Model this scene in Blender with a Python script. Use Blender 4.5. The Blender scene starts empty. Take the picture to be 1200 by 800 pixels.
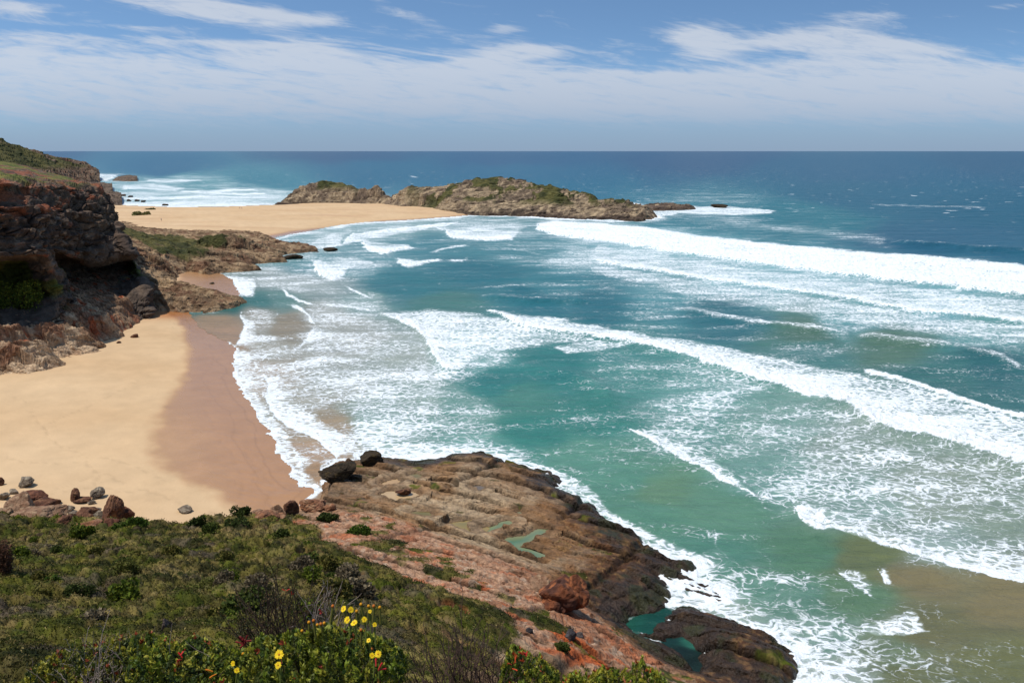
import bpy, math, random
import numpy as np

# ------------------------------------------------------------------ camera, sky, sun, exposure
F = 933.0; HC = 45.0; PITCH = math.radians(13.44)
SUN_EL = math.radians(68.0); SUN_DIR = (-1.0, -0.30)      # compass direction towards the sun (x, y)
scn = bpy.context.scene
col = scn.collection
cd = bpy.data.cameras.new('camera'); cam = bpy.data.objects.new('camera', cd); col.objects.link(cam)
cam.location = (0, 0, HC); cam.rotation_euler = (math.pi/2 - PITCH, 0, 0)
cd.sensor_width = 36; cd.lens = F/1200*36; cd.clip_start = 0.1; cd.clip_end = 300000
scn.camera = cam
scn.view_settings.view_transform = 'Standard'; scn.view_settings.look = 'None'
scn.view_settings.gamma = 1; scn.view_settings.exposure = -0.06
scn.cycles.max_bounces = 5; scn.cycles.diffuse_bounces = 2; scn.cycles.glossy_bounces = 2
scn.cycles.caustics_reflective = False; scn.cycles.caustics_refractive = False

sl = bpy.data.lights.new('sun', 'SUN'); so = bpy.data.objects.new('sun', sl); col.objects.link(so)
sl.energy = 4.3; sl.angle = math.radians(0.53); sl.color = (1.0, 0.955, 0.88)
_h = math.hypot(*SUN_DIR)
sdv = np.array([SUN_DIR[0]/_h*math.cos(SUN_EL), SUN_DIR[1]/_h*math.cos(SUN_EL), math.sin(SUN_EL)])
so.rotation_euler = (math.pi/2 - SUN_EL, 0, math.atan2(sdv[0], -sdv[1]))
so.location = (-100, 40, 200)


class NT:
    """little helper to write node trees as expressions"""
    def __init__(s, tree):
        s.t = tree; s.n = tree.nodes; s.l = tree.links
    def node(s, typ, **kw):
        nd = s.n.new(typ)
        for k, v in kw.items(): setattr(nd, k, v)
        return nd
    def put(s, sock, v):
        if isinstance(v, bpy.types.NodeSocket): s.l.new(v, sock)
        elif v is not None: sock.default_value = v
    def m(s, op, a, b=None, c=None, clamp=False):
        nd = s.node('ShaderNodeMath', operation=op, use_clamp=clamp)
        for i, v in enumerate((a, b, c)):
            if v is not None: s.put(nd.inputs[i], v)
        return nd.outputs[0]
    def mix(s, f, a, b, mode='MIX'):
        nd = s.node('ShaderNodeMix', data_type='RGBA', blend_type=mode)
        s.put(nd.inputs[0], f)
        s.put(nd.inputs[6], a if isinstance(a, bpy.types.NodeSocket) else (*a, 1))
        s.put(nd.inputs[7], b if isinstance(b, bpy.types.NodeSocket) else (*b, 1))
        return nd.outputs[2]
    def noise(s, vec, scale, detail=3, rough=0.5, dist=0.0):
        nd = s.node('ShaderNodeTexNoise'); s.put(nd.inputs['Vector'], vec)
        nd.inputs['Scale'].default_value = scale; nd.inputs['Detail'].default_value = detail
        nd.inputs['Roughness'].default_value = rough; nd.inputs['Distortion'].default_value = dist
        return nd.outputs['Fac']
    def vor(s, vec, scale, feature='F1', rnd=1.0):
        nd = s.node('ShaderNodeTexVoronoi', feature=feature); s.put(nd.inputs['Vector'], vec)
        nd.inputs['Scale'].default_value = scale; nd.inputs['Randomness'].default_value = rnd
        return nd.outputs['Distance']
    def rng(s, v, a, b, c=0.0, d=1.0, smooth=True):
        nd = s.node('ShaderNodeMapRange', interpolation_type='SMOOTHSTEP' if smooth else 'LINEAR')
        s.put(nd.inputs[0], v)
        for i, q in enumerate((a, b, c, d)): s.put(nd.inputs[i+1], q)
        return nd.outputs[0]
    def mapping(s, vec, scale=(1, 1, 1), loc=(0, 0, 0), rot=(0, 0, 0)):
        nd = s.node('ShaderNodeMapping'); s.put(nd.inputs[0], vec)
        nd.inputs[1].default_value = loc; nd.inputs[2].default_value = rot; nd.inputs[3].default_value = scale
        return nd.outputs[0]
    def attr(s, name):
        return s.node('ShaderNodeAttribute', attribute_name=name)
    def comb(s, x, y, z):
        nd = s.node('ShaderNodeCombineXYZ')
        for i, v in enumerate((x, y, z)): s.put(nd.inputs[i], v)
        return nd.outputs[0]
    def bump(s, h, strength, dist, normal=None):
        nd = s.node('ShaderNodeBump'); s.put(nd.inputs['Height'], h)
        nd.inputs['Strength'].default_value = strength; nd.inputs['Distance'].default_value = dist
        if normal is not None: s.put(nd.inputs['Normal'], normal)
        return nd.outputs[0]


def skydir(u, v):
    """bearing (x/y) and slope (z/y) of a sighted direction"""
    X = (u-600)/F; Z = (400-v)/F
    y = math.cos(PITCH) + Z*math.sin(PITCH); z = -math.sin(PITCH) + Z*math.cos(PITCH)
    return X/y, z/y

world = bpy.data.worlds.new('World'); scn.world = world; world.use_nodes = True
w = NT(world.node_tree); w.n.clear()
tc = w.node('ShaderNodeTexCoord').outputs['Generated']
sp = w.node('ShaderNodeSeparateXYZ'); w.put(sp.inputs[0], tc)
ex, ey, ez = sp.outputs
# the low band of sky the view sees is as blue as the sky higher up (dry polar air): read the sky model steeper
zz = w.m('MAXIMUM', w.m('MULTIPLY_ADD', ez, 2.6, 0.03), 0.01)
nv = w.node('ShaderNodeVectorMath', operation='NORMALIZE'); w.put(nv.inputs[0], w.comb(ex, ey, zz))
sky = w.node('ShaderNodeTexSky', sky_type='NISHITA', sun_disc=False)
sky.sun_elevation = SUN_EL; sky.sun_rotation = math.atan2(sdv[0], sdv[1]); sky.altitude = 0
sky.air_density = 1.0; sky.dust_density = 0.6; sky.ozone_density = 1.6
w.put(sky.inputs[0], nv.outputs[0])
ya = w.m('MAXIMUM', w.m('ABSOLUTE', ey), 0.05)
A = w.m('DIVIDE', ex, ya); T = w.m('DIVIDE', ez, ya)
def blob(u, v, ru, rv, amp, tilt=0.0):
    a0, t0 = skydir(u, v)
    da = w.m('SUBTRACT', A, a0)
    dt = w.m('SUBTRACT', w.m('SUBTRACT', T, t0), w.m('MULTIPLY', da, tilt))
    q = w.m('ADD', w.m('POWER', w.m('ABSOLUTE', w.m('DIVIDE', da, ru/F)), 2.0), w.m('POWER', w.m('ABSOLUTE', w.m('DIVIDE', dt, rv/F)), 2.0))
    return w.m('MULTIPLY', w.m('EXPONENT', w.m('MULTIPLY', q, -1.0)), amp)
cov = None
for b in [(25, 10, 75, 10, 1.05, -.10), (190, 2, 90, 13, 1.1, -.15), (270, 16, 70, 12, 1.05, -.2), (350, 22, 80, 8, .9, -.1), (470, 14, 60, 9, .65, -.4), (120, 30, 120, 4, .45, -.05), (592, 34, 26, 7, .9, 0), (560, 18, 60, 4, .35, 0),
          (60, 45, 200, 6, .55, -.03), (70, 76, 170, 22, .9, -.06), (370, 60, 36, 10, 1.1, -.15), (420, 80, 130, 11, .95, -.12), (610, 62, 50, 9, 1.15, .02), (555, 76, 50, 7, .6, .1), (250, 50, 90, 3.5, .35, -.05),
          (620, 88, 170, 9, .9, -.05), (820, 44, 42, 15, 1.25, -.05), (890, 50, 60, 10, .8, .12), (1005, 20, 48, 7, .95, -.05), (985, 48, 50, 14, 1.2, -.05), (1060, 55, 60, 9, 1.0, -.12),
          (1100, 88, 200, 15, 1.05, -.04), (900, 90, 150, 12, .85, .03), (500, 122, 800, 26, .92, 0), (1000, 120, 420, 26, .85, 0), (200, 100, 360, 30, .85, 0), (300, 60, 500, 16, .30, 0), (1100, 60, 260, 20, .28, 0), (1180, 8, 30, 4, .6, 0)]:
    q = blob(*b); cov = q if cov is None else w.m('ADD', cov, q)
av = w.comb(w.m('MULTIPLY_ADD', T, 1.2, A), w.m('MULTIPLY', w.m('MULTIPLY_ADD', A, .10, T), 5.5), 0.3)
n1 = w.noise(av, 7.0, 8, .62, 1.3)
n2 = w.noise(w.mapping(av, (1, 1, 1), (3.1, 1.7, 0), (0, 0, .25)), 26.0, 6, .62, .8)
nn = w.m('ADD', w.m('MULTIPLY', w.m('SUBTRACT', n1, .5), 2.0), w.m('MULTIPLY', w.m('SUBTRACT', n2, .5), 1.5))
cl = w.rng(w.m('ADD', w.m('MINIMUM', cov, 1.25), nn), 0.20, 1.35)
cl = w.m('MULTIPLY', cl, w.rng(T, .0, .062, .0, 1.0))
haze = w.rng(T, 0.11, -0.004, 0.0, .93)
skyc = w.mix(1.0, sky.outputs[0], (1.36, 1.64, 1.74), 'MULTIPLY')
skyc = w.mix(haze, skyc, (3.1, 4.35, 6.3))
ccol = w.mix(w.rng(T, 0.0, .12), (4.9, 5.7, 7.2), (7.7, 8.3, 9.3))
skyc = w.mix(w.m('MULTIPLY', cl, .80), skyc, ccol)
bg = w.node('ShaderNodeBackground'); w.put(bg.inputs[0], skyc); bg.inputs[1].default_value = 0.085
w.l.new(bg.outputs[0], w.node('ShaderNodeOutputWorld').inputs[0])

# ------------------------------------------------------------------ maths helpers
rs = np.random.RandomState(7)
f4 = np.float32

def sight(u, v, z=None, Y=None):
    """survey: sight along (u, v) from the headland and stop at height z or at distance Y"""
    u = np.asarray(u, float); v = np.asarray(v, float)
    X = (u-600)/F; Z = (400-v)/F
    y = np.cos(PITCH) + Z*np.sin(PITCH); zz = -np.sin(PITCH) + Z*np.cos(PITCH)
    k = Y/y if Y is not None else (z-HC)/zz
    return X*k, y*k, HC + zz*k

def P(u, v, z=0.0, Y=None):
    x, y, zz = sight(u, v, z, Y); return float(x), float(y), float(zz)

def W2(pts, z=0.0):
    return np.array([P(p[0], p[1], z)[:2] for p in pts])

def chart(x, y):
    """bearing/range chart of the flat sea as seen from the headland (u, v style units)"""
    cy = y*np.cos(PITCH) + HC*np.sin(PITCH); cz = y*np.sin(PITCH) - HC*np.cos(PITCH)
    return 600 + F*x/cy, 400 - F*cz/cy

def hsh(ix, iy, iz, seed):
    h = (ix.astype(np.int64)*374761393 + iy.astype(np.int64)*668265263 + iz.astype(np.int64)*2147483647 + seed*974634777) & 0xffffffff
    h = ((h ^ (h >> 13))*1274126177) & 0xffffffff
    h = ((h ^ (h >> 16))*2246822519) & 0xffffffff
    return ((h ^ (h >> 15)) & 0xffffff).astype(f4)/f4(0xffffff)

def vn2(x, y, seed=0):
    x = np.asarray(x, float); y = np.asarray(y, float)
    ix = np.floor(x); iy = np.floor(y); fx = x-ix; fy = y-iy
    fx = fx*fx*fx*(fx*(fx*6-15)+10); fy = fy*fy*fy*(fy*(fy*6-15)+10)
    z = np.zeros(1)
    a = hsh(ix, iy, z, seed); b = hsh(ix+1, iy, z, seed); c = hsh(ix, iy+1, z, seed); d = hsh(ix+1, iy+1, z, seed)
    return (a+(b-a)*fx)*(1-fy) + (c+(d-c)*fx)*fy

def vn3(x, y, z, seed=0):
    ix = np.floor(x); iy = np.floor(y); iz = np.floor(z); fx = x-ix; fy = y-iy; fz = z-iz
    fx = fx*fx*(3-2*fx); fy = fy*fy*(3-2*fy); fz = fz*fz*(3-2*fz)
    r = []
    for k in (0, 1):
        a = hsh(ix, iy, iz+k, seed); b = hsh(ix+1, iy, iz+k, seed); c = hsh(ix, iy+1, iz+k, seed); d = hsh(ix+1, iy+1, iz+k, seed)
        r.append((a+(b-a)*fx)*(1-fy) + (c+(d-c)*fx)*fy)
    return r[0] + (r[1]-r[0])*fz

def fbm(x, y, oct=4, seed=0, gain=.5, lac=2.03):
    s = 0; a = 1; t = 0
    for i in range(oct):
        s = s + a*(vn2(x, y, seed+i*17)-.5)*2; t += a; a *= gain
        x, y = (x*.8-y*.6)*lac, (x*.6+y*.8)*lac
    return s/t

def fbm3(x, y, z, oct=4, seed=0, gain=.5):
    s = 0; a = 1; t = 0
    for i in range(oct):
        s = s + a*(vn3(x, y, z, seed+i*17)-.5)*2; t += a; a *= gain
        x, y, z = (x*.8-y*.6)*2.03, (x*.6+y*.8)*2.03, z*2.03+.7
    return s/t

def cell2(x, y, seed=0, jit=.9):
    """cellular noise: F1, F2, id value"""
    ix = np.floor(x); iy = np.floor(y)
    f1 = np.full(x.shape, 9., f4); f2 = f1.copy(); idv = np.zeros(x.shape, f4); z = np.zeros(1)
    for dx in (-1, 0, 1):
        for dy in (-1, 0, 1):
            cx = ix+dx; cy = iy+dy
            px = cx+.5+(hsh(cx, cy, z, seed)-.5)*jit; py = cy+.5+(hsh(cx, cy, z, seed+5)-.5)*jit
            d = np.hypot(px-x, py-y).astype(f4)
            v = hsh(cx, cy, z, seed+11)
            nw = d < f1
            f2 = np.where(nw, f1, np.minimum(f2, d)); idv = np.where(nw, v, idv); f1 = np.where(nw, d, f1)
    return f1, f2, idv

def ss(a, b, x):
    t = np.clip((x-a)/(b-a), 0, 1); return t*t*(3-2*t)

def seg_dist(px, py, poly, closed=False):
    poly = np.asarray(poly, float); n = len(poly); best = np.full(px.shape, 1e18)
    for i in range(n if closed else n-1):
        ax, ay = poly[i]; bx, by = poly[(i+1) % n]
        dx = bx-ax; dy = by-ay; L = dx*dx+dy*dy+1e-12
        t = np.clip(((px-ax)*dx+(py-ay)*dy)/L, 0, 1)
        best = np.minimum(best, (px-ax-t*dx)**2+(py-ay-t*dy)**2)
    return np.sqrt(best)

def inside(px, py, poly):
    poly = np.asarray(poly, float); n = len(poly); c = np.zeros(px.shape, bool)
    for i in range(n):
        x1, y1 = poly[i]; x2, y2 = poly[(i+1) % n]
        if y1 == y2: continue
        c ^= ((y1 > py) != (y2 > py)) & (px < (x2-x1)*(py-y1)/(y2-y1)+x1)
    return c

def sdist(px, py, poly):
    d = seg_dist(px, py, poly, True); return np.where(inside(px, py, poly), d, -d)

class TPS:
    """smooth height surface through surveyed points"""
    def __init__(s, pts, lam=1e-3):
        p = np.array(pts, float); s.c = p[:, :2]; s.sc = 50.0
        c = s.c/s.sc; n = len(p)
        d2 = ((c[:, None]-c[None])**2).sum(-1)
        K = .5*d2*np.log(d2+1e-12) + lam*np.eye(n)
        Q = np.c_[np.ones(n), c]; M = np.block([[K, Q], [Q.T, np.zeros((3, 3))]])
        s.w = np.linalg.solve(M, np.r_[p[:, 2], 0, 0, 0])
    def __call__(s, x, y):
        xs = x/s.sc; ys = y/s.sc; r = s.w[-3] + s.w[-2]*xs + s.w[-1]*ys
        for (cx, cy), wt in zip(s.c/s.sc, s.w):
            d2 = (xs-cx)**2+(ys-cy)**2; r = r + wt*.5*d2*np.log(d2+1e-12)
        return r

def lin(c):
    c = np.asarray(c, float)/255.; return np.where(c < .04045, c/12.92, ((c+.055)/1.055)**2.4)

def mix3(a, b, t):
    return a*(1-t[..., None]) + b*t[..., None]

# ------------------------------------------------------------------ mesh + object helpers
def mesh_obj(name, verts, faces, mat, parent=None, attrs=None, smooth=True, fmat=None):
    me = bpy.data.meshes.new(name)
    verts = np.ascontiguousarray(verts, dtype=f4).reshape(-1, 3)
    faces = np.ascontiguousarray(faces, dtype=np.int32); k = faces.shape[1]
    me.vertices.add(len(verts)); me.vertices.foreach_set('co', verts.ravel())
    me.loops.add(faces.size); me.loops.foreach_set('vertex_index', faces.ravel())
    me.polygons.add(len(faces)); me.polygons.foreach_set('loop_start', np.arange(0, faces.size, k, dtype=np.int32))
    me.update(calc_edges=True)
    me.polygons.foreach_set('use_smooth', np.full(len(faces), smooth, dtype=bool))
    for nm, arr in (attrs or {}).items():
        arr = np.asarray(arr, dtype=f4)
        if arr.ndim == 2:
            a = me.attributes.new(nm, 'FLOAT_COLOR', 'POINT')
            a.data.foreach_set('color', np.ascontiguousarray(np.c_[arr, np.ones(len(arr))], dtype=f4).ravel())
        else:
            a = me.attributes.new(nm, 'FLOAT', 'POINT'); a.data.foreach_set('value', np.ascontiguousarray(arr))
    me.materials.append(mat)
    o = bpy.data.objects.new(name, me); col.objects.link(o)
    if parent is not None: o.parent = parent
    return o

def tag(o, label=None, cat=None, group=None, kind=None):
    if label: o['label'] = label
    if cat: o['category'] = cat
    if group: o['group'] = group
    if kind: o['kind'] = kind
    return o

def empty(name, loc):
    o = bpy.data.objects.new(name, None); col.objects.link(o); o.location = loc; o.empty_display_size = .3; return o

def grid_faces(nr, nc, keep=None):
    i = np.arange(nr*nc).reshape(nr, nc)
    f = np.stack([i[:-1, :-1], i[:-1, 1:], i[1:, 1:], i[1:, :-1]], -1).reshape(-1, 4)
    return f if keep is None else f[keep.ravel()]

def compact(verts, faces, attrs):
    used = np.zeros(len(verts), bool); used[faces.ravel()] = True
    mp = np.cumsum(used)-1
    return verts[used], mp[faces], {k: v[used] for k, v in attrs.items()}

def fan(bear, rng_):
    """plan grid: bearings (x/y) by distances y"""
    B, R = np.meshgrid(np.asarray(bear), np.asarray(rng_)); return B*R, R

def rows(v0, v1, step):
    """distances whose spacing grows with range"""
    vs = np.arange(v0, v1, step); return np.array([P(600, v, 0)[1] for v in vs])

# ------------------------------------------------------------------ materials
def new_mat(name):
    m = bpy.data.materials.new(name); m.use_nodes = True
    t = NT(m.node_tree); t.n.clear()
    b = t.node('ShaderNodeBsdfPrincipled'); o = t.node('ShaderNodeOutputMaterial'); t.l.new(b.outputs[0], o.inputs[0])
    return m, t, b

def surf_mat(name, nscale=.8, var=.35, bumps=((1.5, .25),), rough=.92, spec=.25, wet=False, trans=0.0):
    m, t, b = new_mat(name)
    c = t.attr('Col').outputs['Color']; g = t.node('ShaderNodeNewGeometry').outputs['Position']
    n = t.noise(g, nscale, 6, .65)
    k = t.rng(n, .25, .75, 1-var, 1+var, False)
    mul = t.node('ShaderNodeVectorMath', operation='SCALE'); t.put(mul.inputs[0], c); t.put(mul.inputs['Scale'], k)
    t.put(b.inputs['Base Color'], mul.outputs[0])
    nrm = None
    for sc, d in bumps:
        nrm = t.bump(t.noise(g, sc, 5, .65), 1.0, d, nrm)
    if nrm is not None: t.put(b.inputs['Normal'], nrm)
    b.inputs['Roughness'].default_value = rough; b.inputs['Specular IOR Level'].default_value = spec
    if wet:
        wv = t.attr('wet').outputs['Fac']
        t.put(b.inputs['Roughness'], t.rng(wv, 0, 1, rough, .20, False)); t.put(b.inputs['Specular IOR Level'], t.rng(wv, 0, 1, spec, .32, False))
    if trans:
        b.inputs['Transmission Weight'].default_value = 0
        tr = t.node('ShaderNodeBsdfTranslucent'); t.put(tr.inputs[0], mul.outputs[0])
        mx = t.node('ShaderNodeMixShader'); mx.inputs[0].default_value = trans
        t.l.new(b.outputs[0], mx.inputs[1]); t.l.new(tr.outputs[0], mx.inputs[2])
        t.l.new(mx.outputs[0], [q for q in t.n if q.type == 'OUTPUT_MATERIAL'][0].inputs[0])
    return m

MAT = {}
MAT['rock'] = surf_mat('near_rock', 1.8, .6, ((1.1, .5), (4.0, .16)), wet=True)
MAT['farrock'] = surf_mat('far_rock', .25, .4, ((.3, 1.2), (1.2, .4)))
MAT['cliff'] = surf_mat('cliff_rock', .5, .5, ((.45, .8), (2.0, .22)))
MAT['boulder'] = surf_mat('boulder_rock', 2.5, .5, ((2.0, .25), (7.0, .08)))
MAT['sand'] = surf_mat('beach_sand', .35, .05, ((.5, .10), (3.0, .02)), wet=True, rough=.95, spec=.2)
MAT['scrub'] = surf_mat('scrub_ground', 2.0, .45, ((3.0, .15),), spec=.1)
MAT['leaf'] = surf_mat('leaf', 30, .15, (), rough=.55, spec=.35, trans=.25)
MAT['tuft'] = surf_mat('tuft_leaf', 3, .15, (), rough=.8, spec=.15, trans=.2)
MAT['twig'] = surf_mat('twig_bark', 40, .3, (), rough=.9, spec=.1)
MAT['plain'] = surf_mat('matte', 20, .08, (), rough=.7, spec=.3)
# ------------------------------------------------------------------ sea
# shore of the sand, traced where the swash ends, then round the sand spit
SHORE = [(352, 602), (356, 588), (372, 573), (366, 570), (350, 569), (343, 560), (338, 546), (328, 537), (322, 518), (309, 497), (300, 481), (290, 469), (281, 456), (274, 441), (272, 426), (276, 408),
         (266, 400), (250, 394), (234, 384), (224, 372), (222, 364), (232, 358), (283, 352), (280, 345), (272, 328), (262, 322), (252, 318), (262, 312), (298, 300), (300, 288), (308, 283), (326, 277), (366, 270), (383, 266),
         (400, 263), (428, 260), (480, 257.5), (537, 253), (575, 250)]
FARSIDE = [(600, 246), (500, 238), (345, 237), (330, 240), (260, 242.5), (200, 243), (150, 241), (128, 239.5), (60, 238), (-300, 236)]
SAND = np.vstack([W2(SHORE), W2(FARSIDE), [(-900, 600), (-900, -50), (-60, 20), (-30, 78)]])

def sand_z(x, y):
    sd = sdist(x, y, SAND)
    z = np.where(sd > 0, 3.2*(1-np.exp(-np.maximum(sd, 0)/45)), np.maximum(sd*.035, -3))
    far = ss(330, 480, y)
    z = z + far*ss(10, 50, sd)*(.7*fbm(x/40, y/22, 3, 31) + .25*fbm(x/9, y/5, 3, 32)) + .05*fbm(x/14, y/14, 3, 33)*ss(2, 14, sd)
    return z, sd

# (u, v, body colour, foam cover)
BODY = [(0, 178, 50, 80, 118, 0), (400, 178, 50, 80, 118, 0), (800, 178, 48, 80, 118, 0), (1200, 178, 46, 78, 116, 0), (600, 186, 38, 82, 122, 0), (200, 196, 45, 98, 132, 0), (600, 202, 33, 96, 130, 0),
        (1000, 196, 33, 82, 122, 0), (600, 225, 30, 100, 130, 0), (1000, 228, 25, 86, 121, 0), (1170, 250, 22, 82, 116, 0), (300, 214, 50, 120, 140, .12), (180, 215, 100, 150, 160, .4), (240, 238, 130, 165, 170, .8), (160, 228, 110, 155, 165, .6), (280, 231, 110, 155, 165, .6), (225, 219, 90, 145, 155, .35),
        (430, 200, 38, 98, 130, 0), (840, 250, 40, 115, 132, .35), (930, 256, 32, 105, 128, .15), (1100, 276, 24, 92, 112, .02), (450, 268, 120, 158, 155, .45), (520, 290, 60, 130, 135, .25), (600, 290, 60, 132, 137, .3),
        (590, 268, 75, 142, 147, .42), (700, 300, 80, 150, 155, .55), (900, 320, 100, 165, 170, .6), (1100, 355, 90, 158, 162, .55), (800, 342, 62, 138, 142, .42), (1000, 372, 78, 150, 150, .45), (1150, 392, 80, 150, 145, .42),
        (650, 330, 45, 122, 128, .3), (560, 320, 33, 112, 120, .12), (470, 330, 38, 116, 120, .06), (620, 345, 28, 108, 116, .1), (700, 352, 27, 106, 114, .2), (520, 350, 62, 122, 112, .06), (850, 372, 33, 106, 112, .22),
        (950, 388, 72, 116, 94, .15), (1050, 403, 75, 118, 96, .14), (1150, 424, 38, 102, 102, .16), (1100, 442, 48, 112, 106, .18), (950, 412, 55, 120, 114, .3), (400, 310, 72, 138, 142, .35), (330, 300, 80, 142, 142, .3),
        (420, 348, 118, 148, 138, .42), (340, 330, 150, 157, 148, .5), (380, 372, 160, 155, 140, .5), (300, 374, 155, 143, 122, .4), (245, 359, 40, 110, 105, 0), (270, 359, 38, 108, 103, 0), (300, 357, 50, 118, 110, .04), (330, 353, 85, 135, 125, .2),
        (255, 378, 165, 138, 108, 0), (262, 390, 172, 140, 110, .02), (310, 400, 158, 148, 128, .5), (345, 380, 150, 135, 110, .15), (400, 400, 165, 160, 145, .5), (400, 440, 150, 150, 135, .55), (295, 440, 182, 155, 128, .55),
        (345, 478, 160, 148, 125, .5), (370, 500, 165, 142, 112, .25), (362, 530, 175, 142, 110, .3), (372, 553, 172, 138, 104, .1), (470, 422, 150, 156, 142, .45), (480, 462, 128, 150, 136, .55), (450, 500, 112, 146, 132, .65), (540, 478, 78, 140, 126, .4),
        (590, 450, 42, 124, 118, .1), (650, 430, 42, 124, 118, .12), (560, 412, 95, 152, 146, .5), (620, 500, 48, 128, 116, .1), (615, 470, 66, 132, 118, .08), (560, 530, 92, 150, 136, .5), (700, 482, 48, 128, 115, .22),
        (680, 540, 82, 144, 124, .18), (740, 560, 80, 140, 119, .16), (775, 573, 104, 138, 108, .04), (760, 600, 80, 138, 115, .12), (850, 600, 85, 138, 114, .06), (830, 650, 74, 134, 114, .18), (740, 440, 60, 136, 126, .32), (820, 460, 95, 150, 140, .48),
        (730, 410, 50, 128, 122, .3), (800, 500, 78, 142, 130, .5), (900, 500, 106, 146, 132, .52), (1000, 520, 125, 143, 126, .5), (900, 560, 100, 145, 130, .52), (1000, 590, 116, 145, 130, .58), (1100, 580, 130, 141, 121, .5), (1180, 600, 126, 141, 121, .48),
        (1100, 640, 126, 146, 131, .62), (950, 650, 90, 128, 100, .03), (1010, 655, 108, 116, 80, 0), (1080, 680, 126, 116, 84, 0), (1180, 706, 126, 116, 84, 0), (1100, 740, 112, 110, 78, .12), (1180, 780, 108, 110, 74, .2),
        (1000, 700, 95, 125, 95, .3), (930, 700, 90, 130, 110, .4), (880, 690, 78, 134, 114, .35), (850, 720, 112, 132, 106, .72), (960, 750, 95, 130, 110, .6), (1045, 765, 108, 122, 92, .35), (1060, 795, 110, 112, 76, .22),
        (980, 790, 120, 130, 110, .75), (770, 725, 14, 72, 62, 0), (750, 732, 20, 84, 72, 0), (760, 727, 16, 76, 66, 0), (740, 733, 22, 86, 70, 0), (800, 765, 12, 40, 38, 0), (822, 770, 10, 34, 32, 0), (800, 780, 12, 38, 34, 0), (815, 780, 20, 50, 46, 0), (790, 752, 18, 58, 56, 0), (808, 755, 40, 110, 92, 0), (760, 290, 90, 160, 165, .6)]
BODY = np.array(BODY, float)
_f = BODY[:, 1] < 262; _w = (BODY[:, 0] < 565) & (BODY[:, 1] > 285) & (BODY[:, 1] < 545) & (BODY[:, 5] > .25); BODY[_w, 5] += .10; _r = _f & (BODY[:, 0] > 850); BODY[_r, 3] += 6; BODY[_r, 2] += 0; BODY[~_f, 2] = np.where(BODY[~_f, 2] < 90, BODY[~_f, 2]+12, BODY[~_f, 2]); BODY[_f, 3] += 0; BODY[_f, 4] -= 10; BODY[_f, 2] -= 8

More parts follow.
